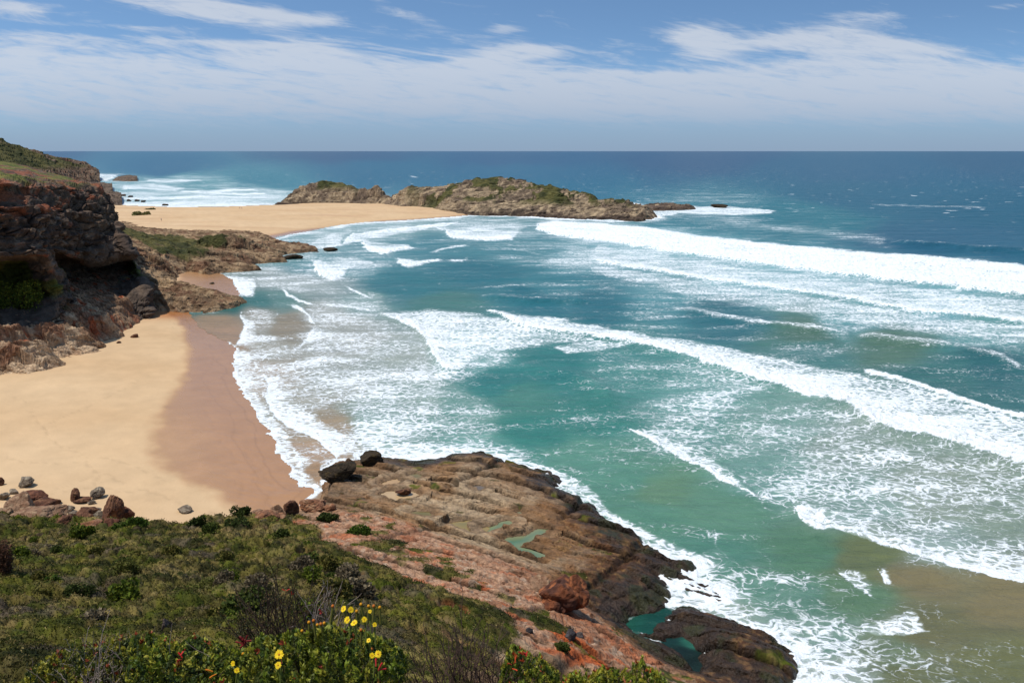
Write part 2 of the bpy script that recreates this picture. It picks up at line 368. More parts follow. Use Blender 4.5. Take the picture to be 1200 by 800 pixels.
# breaking fronts: leading line, trailing line, cover from lead to trail, width of the soft trailing edge, height of the wave
FR = [
 ([(628, 264), (633, 270), (645, 274), (700, 281), (780, 293), (850, 304), (950, 316), (1025, 326), (1100, 335), (1200, 346), (1360, 366)],
  [(629, 260), (650, 257), (700, 259), (760, 264), (825, 275), (900, 283), (1000, 292), (1100, 299), (1150, 304), (1200, 309), (1360, 330)], (1.25, 1.15, 1.1, 1.2), 4, 1.2),
 ([(695, 305), (750, 315), (825, 327), (900, 337), (1000, 352), (1075, 365), (1150, 371), (1360, 396)],
  [(690, 300), (700, 285), (780, 297), (850, 308), (950, 320), (1025, 330), (1100, 338), (1200, 350), (1360, 370)], (1.1, .72, .68, .7), 4, .6),
 ([(690, 318), (760, 334), (800, 346), (900, 362), (1040, 385), (1200, 402), (1360, 420)], [(660, 300), (695, 305), (750, 315), (825, 327), (900, 337), (1000, 352), (1075, 365), (1200, 378), (1360, 392)], (.45, .62, .62, .7), 6, 0),
 ([(572, 363), (594, 373), (614, 383), (650, 390), (725, 400), (775, 410), (815, 422), (860, 437), (900, 450), (925, 457), (970, 470), (990, 475), (1015, 492), (1050, 507), (1090, 515), (1125, 525), (1165, 537), (1200, 548), (1360, 590)],
  [(574, 361), (600, 365), (650, 370), (700, 379), (765, 391), (800, 395), (850, 404), (900, 416), (1000, 434), (1080, 454), (1125, 469), (1200, 492), (1360, 535)], (1.25, 1.12, .78, .66), 5, .9),
 ([(640, 386), (700, 395), (775, 408), (820, 424), (900, 450), (990, 474), (1050, 505)], [(642, 376), (700, 384), (765, 396), (820, 408), (900, 430), (980, 452), (1040, 480)], (1.2, 1.1, .95, .8), 5, 0),
 ([(648, 408), (665, 413), (700, 410), (740, 404)], [(650, 404), (690, 398), (740, 402)], (.75, .7, .6, .5), 3, 0),
 ([(446, 367), (468, 377), (490, 387), (500, 398), (506, 411), (513, 425), (522, 432), (534, 433), (548, 429)],
  [(448, 363), (500, 358), (560, 363), (620, 375), (700, 392), (680, 404), (620, 412), (570, 422), (549, 428)], (1.25, 1.0, .78, .6), 8, .5),
 ([(735, 502), (745, 508), (760, 515), (785, 530), (820, 548), (850, 565), (893, 586)], [(737, 500), (765, 495), (820, 520), (860, 550), (894, 584)], (1.15, .75, .55, .45), 10, .3),
 ([(932, 590), (934, 602), (940, 613), (955, 622), (975, 620), (1000, 629), (1040, 643), (1080, 655), (1120, 668), (1160, 677), (1200, 687), (1360, 730)],
  [(928, 575), (945, 580), (985, 590), (1050, 610), (1120, 630), (1200, 645), (1360, 690)], (1.2, .82, .68, .6), 14, .45),
 ([(930, 596), (936, 608), (945, 617), (957, 622), (973, 619)], [(930, 590), (950, 592), (965, 600), (978, 615)], (1.2, 1.2, 1.1, 1.0), 5, .3),
 ([(1030, 668), (1036, 682), (1046, 683)], [(1028, 662), (1040, 664), (1047, 680)], (.95, .85, .7, .5), 7, 0),
 ([(978, 666), (990, 676), (1008, 690), (1026, 702)], [(980, 662), (1010, 664), (1024, 680), (1027, 698)], (.72, .58, .5, .4), 8, 0),
 ([(1005, 738), (1030, 742), (1060, 742), (1089, 739)], [(1004, 726), (1040, 718), (1070, 707), (1080, 715), (1090, 736)], (.92, .8, .66, .5), 12, 0),
 # shelf edge wash
 ([(560, 532), (600, 540), (640, 548), (655, 560), (668, 578), (700, 596), (740, 622), (780, 642), (820, 655), (838, 664)],
  [(562, 524), (600, 531), (650, 545), (690, 566), (715, 592), (750, 614), (790, 634), (830, 650), (850, 664)], (.9, .8, .62, .5), 6, 0),
 ([(775, 706), (790, 700), (812, 712), (840, 716), (880, 736), (905, 746), (935, 770), (925, 800), (925, 830)], [(772, 700), (790, 686), (830, 688), (880, 700), (920, 715), (960, 740), (990, 770), (1010, 800), (1010, 830)], (.95, .72, .60, .5), 14, 0),
 ([(925, 800), (932, 768), (940, 764)], [(925, 830), (990, 830), (1005, 800), (985, 785), (950, 764)], (1.0, .95, .85, .7), 6, 0),
 ([(772, 704), (778, 712), (795, 716), (815, 712), (832, 716)], [(776, 690), (790, 686), (812, 690), (840, 700), (850, 712)], (.75, .85, .85, .7), 3, 0),
 ([(800, 668), (820, 680), (850, 694), (862, 702), (880, 704)], [(808, 664), (840, 670), (862, 690), (884, 702)], (.55, .4, .3, .3), 5, 0),
 ([(415, 541), (440, 537), (470, 541), (520, 541), (548, 533), (580, 538), (600, 545)], [(405, 528), (440, 512), (500, 512), (560, 518), (600, 528), (606, 540)], (1.15, .95, .8, .6), 8, 0),
 # swash on the beach
 ([(372, 571), (352, 569), (343, 560), (338, 546), (328, 537), (322, 518), (309, 497), (300, 481), (290, 469), (281, 456), (274, 441), (272, 426), (276, 408)],
  [(386, 566), (372, 562), (362, 552), (372, 540), (352, 525), (340, 505), (325, 487), (312, 468), (303, 450), (300, 432), (300, 415), (290, 405)], (1.1, .85, .72, .62), 8, 0),
 ([(306, 437), (316, 451), (312, 466), (316, 478), (328, 492), (345, 503), (375, 516), (384, 527), (398, 540)],
  [(320, 432), (345, 445), (350, 465), (370, 485), (400, 500), (430, 515), (430, 535), (405, 541)], (1.2, .92, .75, .62), 10, .2),
 ([(276, 408), (283, 396), (288, 384), (282, 370), (283, 366)], [(300, 412), (310, 395), (304, 375), (286, 364)], (1.15, .8, .6, .45), 8, 0),
 ([(383, 544), (392, 546), (405, 544)], [(380, 540), (392, 536), (405, 540)], (1., .9, .9, .9), 3, 0),
 ([(281, 349), (280, 345), (272, 328), (262, 322), (252, 318)], [(300, 350), (305, 335), (300, 322), (256, 317)], (1.25, 1.1, .9, .6), 8, 0),
 ([(342, 411), (352, 406), (362, 396), (369, 383)], [(345, 411), (375, 402), (412, 392), (400, 384), (370, 380)], (1.05, .85, .7, .55), 6, 0),
 # upper bay
 ([(398, 287), (405, 281), (418, 275), (440, 271), (490, 265), (540, 260)], [(399, 288), (425, 284), (450, 279), (500, 271), (545, 263)], (1.05, 1.0, .8, .6), 3, .4),
 ([(425, 281), (424, 287), (432, 293), (448, 297), (460, 294), (480, 290)], [(427, 280), (445, 282), (470, 284), (486, 285)], (1.2, 1.0, .8, .6), 3, .4),
 ([(518, 265), (522, 271), (533, 279), (560, 281), (600, 280)], [(519, 263), (545, 256), (600, 257), (630, 262), (610, 275)], (1.2, .9, .72, .55), 6, .5),
 ([(367, 305), (368, 314), (376, 323), (390, 328), (402, 325)], [(368, 301), (385, 303), (410, 298), (452, 305), (440, 311), (408, 318)], (1.2, 1.0, .8, .6), 5, .4),
 ([(344, 287), (358, 291), (380, 290), (398, 287)], [(346, 285), (372, 278), (392, 268), (420, 265), (410, 275), (400, 284)], (.95, .8, .75, .6), 4, 0),
 ([(383, 267), (428, 260.5), (480, 258), (537, 253.5), (560, 251.5)], [(385, 270), (430, 264), (480, 261.5), (540, 257), (565, 254)], (.95, .85, .7, .5), 2, 0),
 ([(366, 271), (340, 274), (310, 283)], [(368, 275), (340, 280), (320, 286)], (.9, .7, .5, .4), 3, 0),
 ([(464, 304), (470, 311), (480, 313), (496, 310), (513, 305)], [(466, 302), (490, 305), (514, 303)], (1.1, 1.0, .9, .8), 2, .3),
 # surf beyond the spit
 ([(125, 243), (200, 246), (260, 246), (330, 243)], [(125, 234), (180, 236), (230, 234), (300, 236), (335, 236)], (1.1, 1.0, .9, .7), 3, .8),
 ([(140, 233), (200, 233), (250, 231), (320, 232)], [(142, 230), (200, 229), (250, 228), (322, 230)], (.9, .9, .8, .6), 2, .8),
 ([(218, 224), (240, 226), (280, 223), (300, 222)], [(218, 222), (250, 222), (300, 220)], (1.1, 1.0, .9, .8), 1.5, .8),
 ([(245, 226.5), (280, 228), (312, 226.5)], [(247, 225), (280, 225.5), (312, 225)], (1.1, 1.0, .9, .8), 1, .8),
 ([(140, 222), (170, 221), (215, 224)], [(142, 214), (175, 212), (225, 218)], (.75, .8, .7, .5), 4, .5),
 ([(112, 209), (128, 211), (140, 207)], [(112, 201), (140, 202), (165, 204)], (.9, .9, .7, .5), 3, .5),
 ([(170, 212), (200, 213), (240, 211)], [(172, 208), (205, 209), (242, 209)], (.85, .8, .7, .6), 2, .4),
 # beside the island
 ([(735, 255), (752, 257), (770, 252), (800, 249), (860, 251), (905, 250)], [(740, 250), (760, 246), (810, 241), (860, 241), (900, 244), (912, 248)], (.9, .8, .85, .8), 3, .3),
 ([(640, 256.5), (700, 258.5), (740, 259)], [(640, 254), (700, 256), (742, 256)], (.9, .8, .7, .6), 1, 0),
]
# thin crests: line, width, cover, height
TH = [([(339, 357), (352, 361), (360, 368), (364, 377), (370, 384)], 2.0, 1.1, .25), ([(327, 336), (338, 345), (352, 353), (370, 357)], 1.8, 1.0, .2), ([(298, 419), (299, 428), (306, 437)], 1.5, .9, .1),
      ([(318, 428), (316, 433), (322, 428)], 1.5, .9, 0), ([(400, 333), (420, 342), (440, 352)], 1.6, .9, .2), ([(375, 358), (410, 360), (446, 366)], 1.6, .85, .2), ([(785, 362), (820, 366), (860, 374), (905, 381), (950, 385), (1000, 392)], 3, .62, .7),
      ([(1000, 392), (1060, 400), (1110, 405), (1160, 415), (1200, 432)], 4, .55, .8), ([(1010, 435), (1040, 442), (1080, 454), (1125, 469), (1160, 480), (1200, 490), (1360, 530)], 3.0, 1.25, .5),
      ([(925, 457), (945, 465), (972, 471)], 2.2, 1.25, .3), ([(560, 347), (600, 350), (640, 352)], 1.2, .4, 0), ([(600, 290), (640, 300), (700, 305)], 2, .4, 0), ([(454, 297), (460, 301)], 2, 1.0, .2), ([(470, 338), (476, 340)], 1, 1.0, 0), ([(511, 330), (518, 333)], 1, .9, 0),
      ([(505, 296), (515, 293), (530, 290), (548, 287)], 1.6, .85, .2), ([(850, 262), (900, 266), (980, 274), (1040, 284)], 7, .38, 0), ([(1040, 284), (1140, 292), (1200, 296), (1300, 300)], 1.5, .28, 2.2), ([(560, 347), (620, 352), (700, 352)], 3, .2, .9), ([(600, 425), (680, 440), (730, 470)], 2, .12, .6), ([(520, 305), (540, 306), (553, 300)], 1.3, .6, 0),
      ([(540, 340), (600, 333), (660, 338)], 1.5, .35, 0), ([(820, 330), (870, 345), (940, 350)], 3, .6, 0), ([(1020, 240), (1160, 243)], .8, .45, 0), ([(240, 193), (246, 193)], .8, .8, 0), ([(474, 207), (486, 207.5)], 1.0, 1.0, 0),
      ([(910, 651), (914, 653)], 2.0, 1.0, 0), ([(880, 640), (900, 655), (905, 680)], 1.5, .35, 0), ([(990, 693), (985, 715)], 1.5, .5, 0), ([(835, 615), (840, 640), (870, 665)], 2, .4, 0)]

SHELF_W = W2([(386, 560), (384, 548), (392, 541), (412, 539), (440, 537), (480, 543), (520, 540), (533, 535), (560, 533), (585, 541), (612, 548), (645, 551), (655, 562), (650, 572), (668, 580), (690, 590), (697, 600), (730, 622), (760, 640), (790, 652), (815, 656), (818, 664), (802, 668), (812, 674), (835, 684), (852, 694), (846, 701), (828, 697),
              (800, 684), (778, 676), (774, 690), (776, 706), (770, 711), (746, 721), (728, 731), (742, 740), (762, 743), (772, 742), (772, 732), (786, 720), (800, 712), (816, 711), (834, 718), (868, 736), (896, 744), (918, 760), (930, 774), (924, 790), (920, 815), (915, 850), (600, 900), (380, 640)], .1)
MP_W = W2([(223, 363), (248, 364), (267, 361), (288, 354), (276, 349), (250, 342), (232, 336), (206, 325), (238, 319), (262, 318), (303, 316), (292, 311), (300, 308), (333, 306), (334, 302), (322, 299), (340, 296), (372, 294), (368, 290), (340, 291), (310, 285), (270, 276), (160, 290), (160, 366)], .1)
ISL_W = W2([(530, 249.5), (560, 251.5), (600, 253), (650, 255.5), (700, 257.5), (745, 258), (762, 256.5), (768, 253), (748, 249), (770, 246), (812, 244.5), (800, 241.5), (700, 236), (520, 236)], .1)

def sea_fields(x, y):
    u, v = chart(x, y)
    shp = x.shape
    # steady scatter of the traced lines
    wu = u + 3.0*fbm(u/26, v/13, 3, 71) + 1.3*fbm(u/6, v/4, 2, 72)
    wv = v + 1.7*fbm(u/22, v/12, 3, 73) + .9*fbm(u/5, v/3.5, 2, 74)
    far = ss(350, 260, v)
    wu = wu + far*(9*fbm(u/34, v/4, 3, 75)+4*fbm(u/9, v/1.6, 3, 76)); wv = v + (wv-v)*(1-.75*far) + far*.9*fbm(u/16, v/2.5, 3, 83)
    n = len(BODY)
    su = u + 22*fbm(u/70, v/24, 3, 81); sv = v + 8*fbm(u/60, v/20, 3, 82)
    num = np.zeros(shp+(4,), f4); den = np.zeros(shp, f4)
    for b in BODY:
        stretch = 1.0 + 1.6*(b[1] < 340)
        d2 = ((su-b[0])/stretch)**2/1.6 + ((sv-b[1])*1.35)**2 + 40*ss(178, 240, b[1])+2
        wt = (1/d2**2.2).astype(f4)
        c = lin(b[2:5])
        for k in range(3): num[..., k] += wt*c[k]
        num[..., 3] += wt*b[5]; den += wt
    body = num[..., :3]/den[..., None]*.80; foam = num[..., 3]/den
    strk = fbm((x*.85+y*.5)/16, (-x*.5+y*.85)/5.5, 4, 85, .6)*ss(330, 150, y) + fbm(x/50, y/30, 3, 86)*ss(150, 330, y)
    foam = np.where(foam > .08, np.clip(foam*.90 + .22*strk*ss(.08, .3, foam), .02, 1), foam)
    wave = np.zeros(shp, f4)
    ux = u.ravel(); vx = v.ravel()
    wuf = wu.ravel(); wvf = wv.ravel(); ff = foam.ravel(); wf = wave.ravel()
    # metres per chart unit across a front
    mpu = (y.ravel()**2)/(F*HC)
    for A_, B_, prof, soft, hgt in FR:
        poly = np.array(A_+B_[::-1], float)
        lo = poly.min(0)-14; hi = poly.max(0)+14
        idx = np.nonzero((ux > lo[0]) & (ux < hi[0]) & (vx > lo[1]) & (vx < hi[1]))[0]
        if not len(idx): continue
        px = wuf[idx]; py = wvf[idx]
        dA = seg_dist(px, py, A_); dB = seg_dist(px, py, B_)
        rest = np.minimum(dB, np.minimum(seg_dist(px, py, [A_[0], B_[0]]), seg_dist(px, py, [A_[-1], B_[-1]])))
        ins = inside(px, py, poly)
        t = dA/(dA+dB+1e-6)
        val = np.interp(t, [0, .3, .65, 1], prof)*ss(-.5, soft, rest)*(1-np.maximum(.10, .30*(A_[0][1] < 300)*(A_[0][0] < 600))*(.5+.9*fbm(px/18, py/3.2, 3, 84))*ss(0, .25, t))
        edge = np.exp(-(dA/1.6)**2)*prof[0]*(~ins)*ss(0, 5, rest+3)*.8
        ff[idx] = np.maximum(ff[idx], np.where(ins, val, edge))
        if hgt:
            m = mpu[idx]
            prof_z = np.where(ins, np.exp(-dA*m/7.0), np.exp(-(dA*m/2.2)**2))*hgt*ss(0, 8, np.minimum(rest, 8)+2)
            wf[idx] = np.maximum(wf[idx], prof_z)
    for A_, wd, cv, hgt in TH:
        pa = np.array(A_, float); lo = pa.min(0)-4*wd-6; hi = pa.max(0)+4*wd+6
        idx = np.nonzero((ux > lo[0]) & (ux < hi[0]) & (vx > lo[1]) & (vx < hi[1]))[0]
        if not len(idx): continue
        d = seg_dist(wuf[idx], wvf[idx], A_)
        e = np.minimum(np.hypot(wuf[idx]-pa[0, 0], wvf[idx]-pa[0, 1]), np.hypot(wuf[idx]-pa[-1, 0], wvf[idx]-pa[-1, 1]))
        ff[idx] = np.maximum(ff[idx], cv*np.exp(-(d/wd)**2)*ss(-2, 10, e))
        if hgt: wf[idx] = np.maximum(wf[idx], hgt*np.exp(-(d*mpu[idx]/(2.3+2.5*hgt))**2)*ss(0, 25, e))
    foam = ff.reshape(shp); wave = wf.reshape(shp)
    # broken white water where the sea meets stone
    for pl, wd in ((SHELF_W, 1.5), (MP_W, 2.2), (ISL_W, 7.0)):
        lo = pl.min(0)-40; hi = pl.max(0)+40
        k = (x > lo[0]) & (x < hi[0]) & (y > max(lo[1], 30)) & (y < hi[1]) & (u > 375)
        if pl is MP_W: k = k | ((x > lo[0]) & (x < hi[0]) & (y > 205) & (y < hi[1]))
        if not k.any(): continue
        d = -sdist(x[k]+1.6*wd*.5*fbm(x[k]/(2*wd), y[k]/(2*wd), 3, 77), y[k]+1.6*wd*.5*fbm(x[k]/(2*wd)+7, y[k]/(2*wd), 3, 78), pl)
        inner = inside(u[k], v[k], [(725, 735), (770, 708), (795, 712), (765, 745)]) | inside(u[k], v[k], [(770, 740), (805, 738), (835, 780), (815, 795), (780, 765)]) | ((v[k] > 353) & (v[k] < 366) & (u[k] < 300))
        g = (.30+.70*ss(-.25, .25, fbm(x[k]/(3.5*wd), y[k]/(3.5*wd), 3, 79)))
        foam[k] = np.maximum(foam[k], np.where((d > -4*wd) & ~inner, 1.15*np.exp(-np.maximum(d, 0)/wd)*g + .30*np.exp(-np.maximum(d, 0)/(4*wd))*ss(0, 1, g), 0)*(.55 if pl is MP_W else 1))
    return body, foam, wave, u, v

def build_sea():
    us = np.r_[np.arange(-700, -90, 30.), np.arange(-60, 1262, 1.35), np.arange(1290, 1900, 30.)]
    bear = np.array([P(a, 400, 0)[0]/P(a, 400, 0)[1] for a in us])
    r = np.r_[[150000., 60000, 30000, 18000, 13000, 10000, 8500], rows(184.5, 300, .62), rows(300, 830, 1.0), [52, 46, 38, 28]]
    x, y = fan(bear, r)
    body, foam, wave, u, v = sea_fields(x, y)
    sz, sd = sand_z(x, y)
    # swell and chop
    amp = ss(20, 140, y)*ss(5000, 900, y)
    z = amp*(.28*fbm(x/38+y/90, y/12, 3, 41) + .12*fbm(x/7, y/3.2, 3, 42)) + wave
    solid = ss(.8, 1.05, foam)*ss(800, 300, y)
    z = z + solid*(.45*np.abs(fbm(x/2.6+y/9, y/2.2, 4, 47, .6)) + .12*fbm(x/.7, y/.7, 2, 48))*(1+y/250)
    shal = ss(-1.2, -.1, sz)
    z = z*(1-.92*shal)
    # rolling darker swells off the outer break
    z = np.where(sd > -60, np.maximum(z, sz+.035+.02*fbm(x/2, y/2, 2, 43)), z)
    foam = foam + .0*z
    # scalloped upper limit of the swash
    wsd = sd + 1.1*np.abs(fbm(x/5.0, y/5.0, 2, 44))*ss(500, 150, y) + .35*fbm(x/1.3, y/1.3, 2, 45) + ss(180, 420, y)*1.2*fbm(x/20, y/20, 2, 46)
    keepv = (wsd < 0.5)
    # thin bright rim at the very edge of the swash
    rim = ss(-.9, .2, wsd)*(sd > -6)*ss(380, 200, y)*(v > 400)
    foam = np.maximum(foam, rim*1.0)
    fine = ss(450, 620, y)
    # detail blending from large to small so that far water does not shimmer
    q = keepv[:-1, :-1] & keepv[1:, :-1] & keepv[:-1, 1:] & keepv[1:, 1:]
    fc = grid_faces(len(r), len(bear), q)
    V = np.stack([x, y, z], -1).reshape(-1, 3)
    V, fc, at = compact(V, fc, {'Col': body.reshape(-1, 3), 'foam': foam.ravel(), 'shal': shal.ravel()})
    o = mesh_obj('sea', V, fc, sea_mat(), attrs=at)
    tag(o, kind='structure')

def sea_mat():
    m, t, b = new_mat('sea_water')
    g = t.node('ShaderNodeNewGeometry').outputs['Position']
    foam = t.attr('foam').outputs['Fac']; bodyc = t.attr('Col').outputs['Color']
    wrp = t.node('ShaderNodeTexNoise'); t.put(wrp.inputs['Vector'], g); wrp.inputs['Scale'].default_value = .35; wrp.inputs['Detail'].default_value = 3
    va = t.node('ShaderNodeVectorMath', operation='MULTIPLY_ADD'); t.put(va.inputs[0], wrp.outputs['Color']); va.inputs[1].default_value = (3.6, 3.6, 0); t.put(va.inputs[2], g)
    gw = va.outputs[0]
    st = t.mapping(gw, (.62, 1.0, 1), rot=(0, 0, -.45))
    lace = t.vor(st, .95, 'DISTANCE_TO_EDGE')              # thin web
    lace2 = t.vor(st, 2.3, 'DISTANCE_TO_EDGE')
    n1 = t.noise(st, 1.1, 6, .72, .5); n2 = t.noise(t.mapping(g, (.35, 1, 1), rot=(0, 0, -.3)), .16, 4, .6, .5); n3 = t.noise(g, 5.0, 3, .6)
    p = t.m('MULTIPLY', t.rng(lace, 0, .30, 0, 1, False), .60)
    p = t.m('ADD', p, t.m('MULTIPLY', t.rng(lace2, 0, .30, 0, 1, False), .30))
    p = t.m('ADD', p, t.m('MULTIPLY', t.rng(n1, .28, .72, 0, 1, False), .42))
    p = t.m('ADD', p, t.m('MULTIPLY', t.rng(n2, .25, .75, -.5, .5, False), .72))
    p = t.m('ADD', p, t.m('MULTIPLY', t.m('SUBTRACT', n3, .5), .30))
    msk = t.rng(t.m('SUBTRACT', foam, p), -.20, .30)
    msk = t.m('MULTIPLY', msk, t.rng(foam, .01, .12))
    # wispy underlayer: dissolved bubbles lighten the water where there has been foam
    bub = t.rng(t.m('ADD', foam, t.m('MULTIPLY', t.m('SUBTRACT', n1, .5), .9)), .1, 1.1, 0, .42)
    sheen = t.noise(t.mapping(g, (.3, 1, 1)), .10, 5, .6)
    sh2 = t.noise(t.mapping(g, (.22, 1, 1), rot=(0, 0, -.12)), .55, 4, .65)
    bc = t.mix(t.rng(t.m('ADD', t.m('MULTIPLY', sheen, .5), t.m('MULTIPLY', sh2, .5)), .36, .64, 0, .8), bodyc, t.mix(1.0, bodyc, (.70, .76, .80), 'MULTIPLY'))
    bc = t.mix(bub, bc, (.50, .60, .58))
    # white caps
    cp = t.noise(t.mapping(g, (.6, 1, 1)), .11, 3, .6, .3); sep = t.node('ShaderNodeSeparateXYZ'); t.put(sep.inputs[0], g)
    caps = t.m('MULTIPLY', t.rng(cp, .668, .70), t.rng(sep.outputs[1], 330, 700))
    cpn = t.m('MULTIPLY', t.rng(t.noise(t.mapping(g, (.4, 1, 1)), .012, 3, .6), .66, .72), t.rng(sep.outputs[1], 900, 2200))
    caps = t.m('MULTIPLY', t.m('MAXIMUM', caps, t.m('MULTIPLY', cpn, 0.0)), t.rng(sep.outputs[1], 4500, 1500))
    msk = t.m('MAXIMUM', msk, t.m('MULTIPLY', caps, .85))
    fc = t.mix(t.rng(t.m('ADD', t.m('MULTIPLY', n3, .5), t.m('MULTIPLY', n1, .5)), .36, .62), (.62, .67, .70), (.84, .86, .86))
    t.put(b.inputs['Base Color'], t.mix(msk, bc, fc))
    t.put(b.inputs['Roughness'], t.rng(msk, 0, 1, .30, .85, False))
    t.put(b.inputs['Specular IOR Level'], t.rng(msk, 0, 1, .26, .1, False)); b.inputs['IOR'].default_value = 1.33
    w1 = t.noise(t.mapping(g, (.45, 1, 1), rot=(0, 0, .1)), .55, 5, .62, .4); w2 = t.noise(t.mapping(g, (.4, 1, 1)), .07, 3, .6)
    nr = t.bump(w2, .9, 2.2); nr = t.bump(w1, .9, .75, nr)
    nr = t.bump(t.m('MULTIPLY', msk, t.m('ADD', n1, n3)), .55, .22, nr)
    t.put(b.inputs['Normal'], nr)
    return m

build_sea()

# ------------------------------------------------------------------ sand
DRY_EDGE = [(187, 362), (205, 370), (212, 385), (218, 408), (216, 430), (206, 452), (191, 480), (181, 505), (178, 528), (186, 546), (210, 556), (225, 566), (252, 573), (268, 586), (292, 594), (330, 601), (352, 603), (400, 603), (420, 500), (420, 340), (300, 300), (300, 288), (262, 312), (215, 316), (205, 330), (187, 345)]
WET1 = W2(DRY_EDGE, 1.0)
WET2 = W2([(258, 287), (300, 277.5), (340, 270.5), (370, 266.5), (400, 263), (440, 258), (480, 256), (540, 251.5), (575, 249), (640, 262), (500, 290), (300, 300)], .6)
def build_sand():
    us = np.r_[np.arange(-700, -90, 40.), np.arange(-60, 700, 2.0), [720, 800, 900]]
    bear = np.array([P(a, 400, 0)[0]/P(a, 400, 0)[1] for a in us])
    r = np.r_[[900.], rows(234, 300, .6), rows(300, 700, 1.6)]
    x, y = fan(bear, r); z, sd = sand_z(x, y)
    q = (sd > -45) & (y < 760) & (y > 60)
    dry = lin((216, 184, 144))*.80; dry2 = lin((204, 168, 126))*.80; wetc = lin((190, 142, 98))*.72; bar = lin((176, 146, 118))*.8
    wx = x+1.5*fbm(x/7, y/7, 3, 51); wy = y+1.5*fbm(x/7, y/7, 3, 52)
    w1 = sdist(wx, wy, WET1); w2 = sdist(wx, wy, WET2)
    wet = np.maximum(ss(-1.6, 1.6, w1+.8*fbm(x/1.8, y/1.8, 3, 57))*(.62+.38*ss(26, 4, sd+2*fbm(x/8, y/8, 3, 61))), ss(-3, 4, w2))
    t = np.clip(.5+.8*fbm(x/22, y/16, 4, 53), 0, 1)
    c = mix3(np.broadcast_to(dry, x.shape+(3,)), np.broadcast_to(dry2, x.shape+(3,)), t*.7)
    # footprints and drag marks on the beach
    tr = np.zeros(x.shape)
    for ln in ([(248, 470), (252, 500), (262, 520), (280, 545), (300, 560), (325, 575)], [(240, 500), (270, 505), (290, 530), (318, 560), (322, 585)], [(175, 440), (120, 470), (60, 500)], [(0, 597), (40, 588), (90, 580), (150, 575)], [(300, 548), (285, 560), (290, 580)], [(20, 470), (70, 520), (110, 560), (125, 590)], [(0, 540), (60, 550), (130, 540), (190, 560)], [(60, 580), (120, 560), (200, 585), (270, 600)]):
        d = seg_dist(wx, wy, W2(ln, 1.0)); tr = np.maximum(tr, np.exp(-(d/.33)**2)*ss(.42, .6, vn2(x*1.5, y*1.5, 54)))
    z = z - .05*tr
    wr = np.exp(-((sd-2.2-1.6*fbm(x/9, y/9, 3, 58))/.16)**2)+.7*np.exp(-((sd-5.0-2.4*fbm(x/12, y/12, 3, 59))/.13)**2)
    c = c*(1-.06*tr[..., None])
    z = z + .015*np.sin((x*.35+y)*4.2+3*fbm(x/4, y/4, 2, 55))*wet*ss(250, 140, y)
    # runnel with darker drain lines on the far flat
    c = mix3(c, np.broadcast_to(lin((196, 158, 122))*.8, c.shape), ss(420, 320, y)*0 + ss(.15, .5, fbm(x/60, y/9, 4, 56))*ss(350, 450, y)*.6)
    ox = mix3(c, np.broadcast_to(wetc, c.shape), wet)
    ox = ox*(1-.05*tr[..., None])*(1-.13*np.clip(wr, 0, 1)*ss(330, 200, y))[..., None]*(1+.09*fbm(x/3, y/3, 4, 60))[..., None]
    orange = lin((188, 120, 66))*.72                          # iron-stained seep at the head of the beach
    so_ = np.exp(-((x-P(200, 364, 1)[0])/7)**2-((y-P(200, 364, 1)[1])/9)**2)
    ox = mix3(ox, np.broadcast_to(orange, c.shape), np.clip(so_, 0, .8))
    keep = q[:-1, :-1] & q[1:, 1:] & q[1:, :-1] & q[:-1, 1:]
    V, fc, at = compact(np.stack([x, y, z], -1).reshape(-1, 3), grid_faces(len(r), len(bear), keep), {'Col': ox.reshape(-1, 3), 'wet': wet.ravel()})
    tag(mesh_obj('beach', V, fc, MAT['sand'], attrs=at), kind='structure')
    # sea bed keeps the sheet going under the water
build_sand()
# ------------------------------------------------------------------ rock relief shared by every outcrop
def strata(x, y, h, ang, tilt=.25, step=.5, size=2.2, seed=0):
    """bedding steps, joints and blocks on top of a smooth height h; returns relief and a 0..1 crack mask"""
    ca, sa = math.cos(ang), math.sin(ang)
    x = x - .7*h; y = y + .9*h
    a = x*ca + y*sa; b = -x*sa + y*ca
    wa = a + 1.4*size*.5*fbm(a/(4*size), b/(3*size), 3, seed+1); wb = b + size*.5*fbm(a/(3*size), b/(1.5*size), 3, seed+2)
    q = (wb*tilt + .35*fbm(wa/(5*size), wb/(2*size), 3, seed+3)*step*3 + h*.25)/step
    fr = q - np.floor(q)
    ter = (np.floor(q) + ss(.0, .22, fr) - q)*step            # sawtooth ledges
    f1, f2, idv = cell2(wa/(3.2*size), wb/(1.1*size), seed+4, .85)
    gap = np.exp(-((f2-f1)/.05)**2)
    g1, g2, id2 = cell2(wa/(.95*size)+7, wb/(.5*size), seed+9, .9)
    gap2 = np.exp(-((g2-g1)/.09)**2)
    rid = 1-2*np.abs(fbm(wa/(1.6*size), wb/(.55*size), 4, seed+6, .6)); rid2 = 1-2*np.abs(fbm(x/(.45*size), y/(.45*size), 3, seed+7, .6))
    tl = ((wb/(1.1*size))-np.floor(wb/(1.1*size))-.5)*0
    rel = 1.15*ter + (idv-.5)*step*1.1 - gap*step*1.25 + (id2-.5)*step*.55 - gap2*step*.45 + .55*step*rid*.8 + .28*step*rid2
    crack = np.clip(gap*.9 + gap2*.45, 0, 1)
    return rel, crack, idv, id2

def cushions(x, y, size, seed=0):
    """low rounded bushes packed side by side"""
    xx = x + .5*size*fbm(x/size/1.5, y/size/1.5, 2, seed+1); yy = y + .5*size*fbm(x/size/1.5+9, y/size/1.5, 2, seed+2)
    f1, f2, idv = cell2(xx/size, yy/size, seed, .95)
    dome = np.sqrt(np.clip(1-(f1/.72)**2, 0, 1))
    return dome, idv, f1

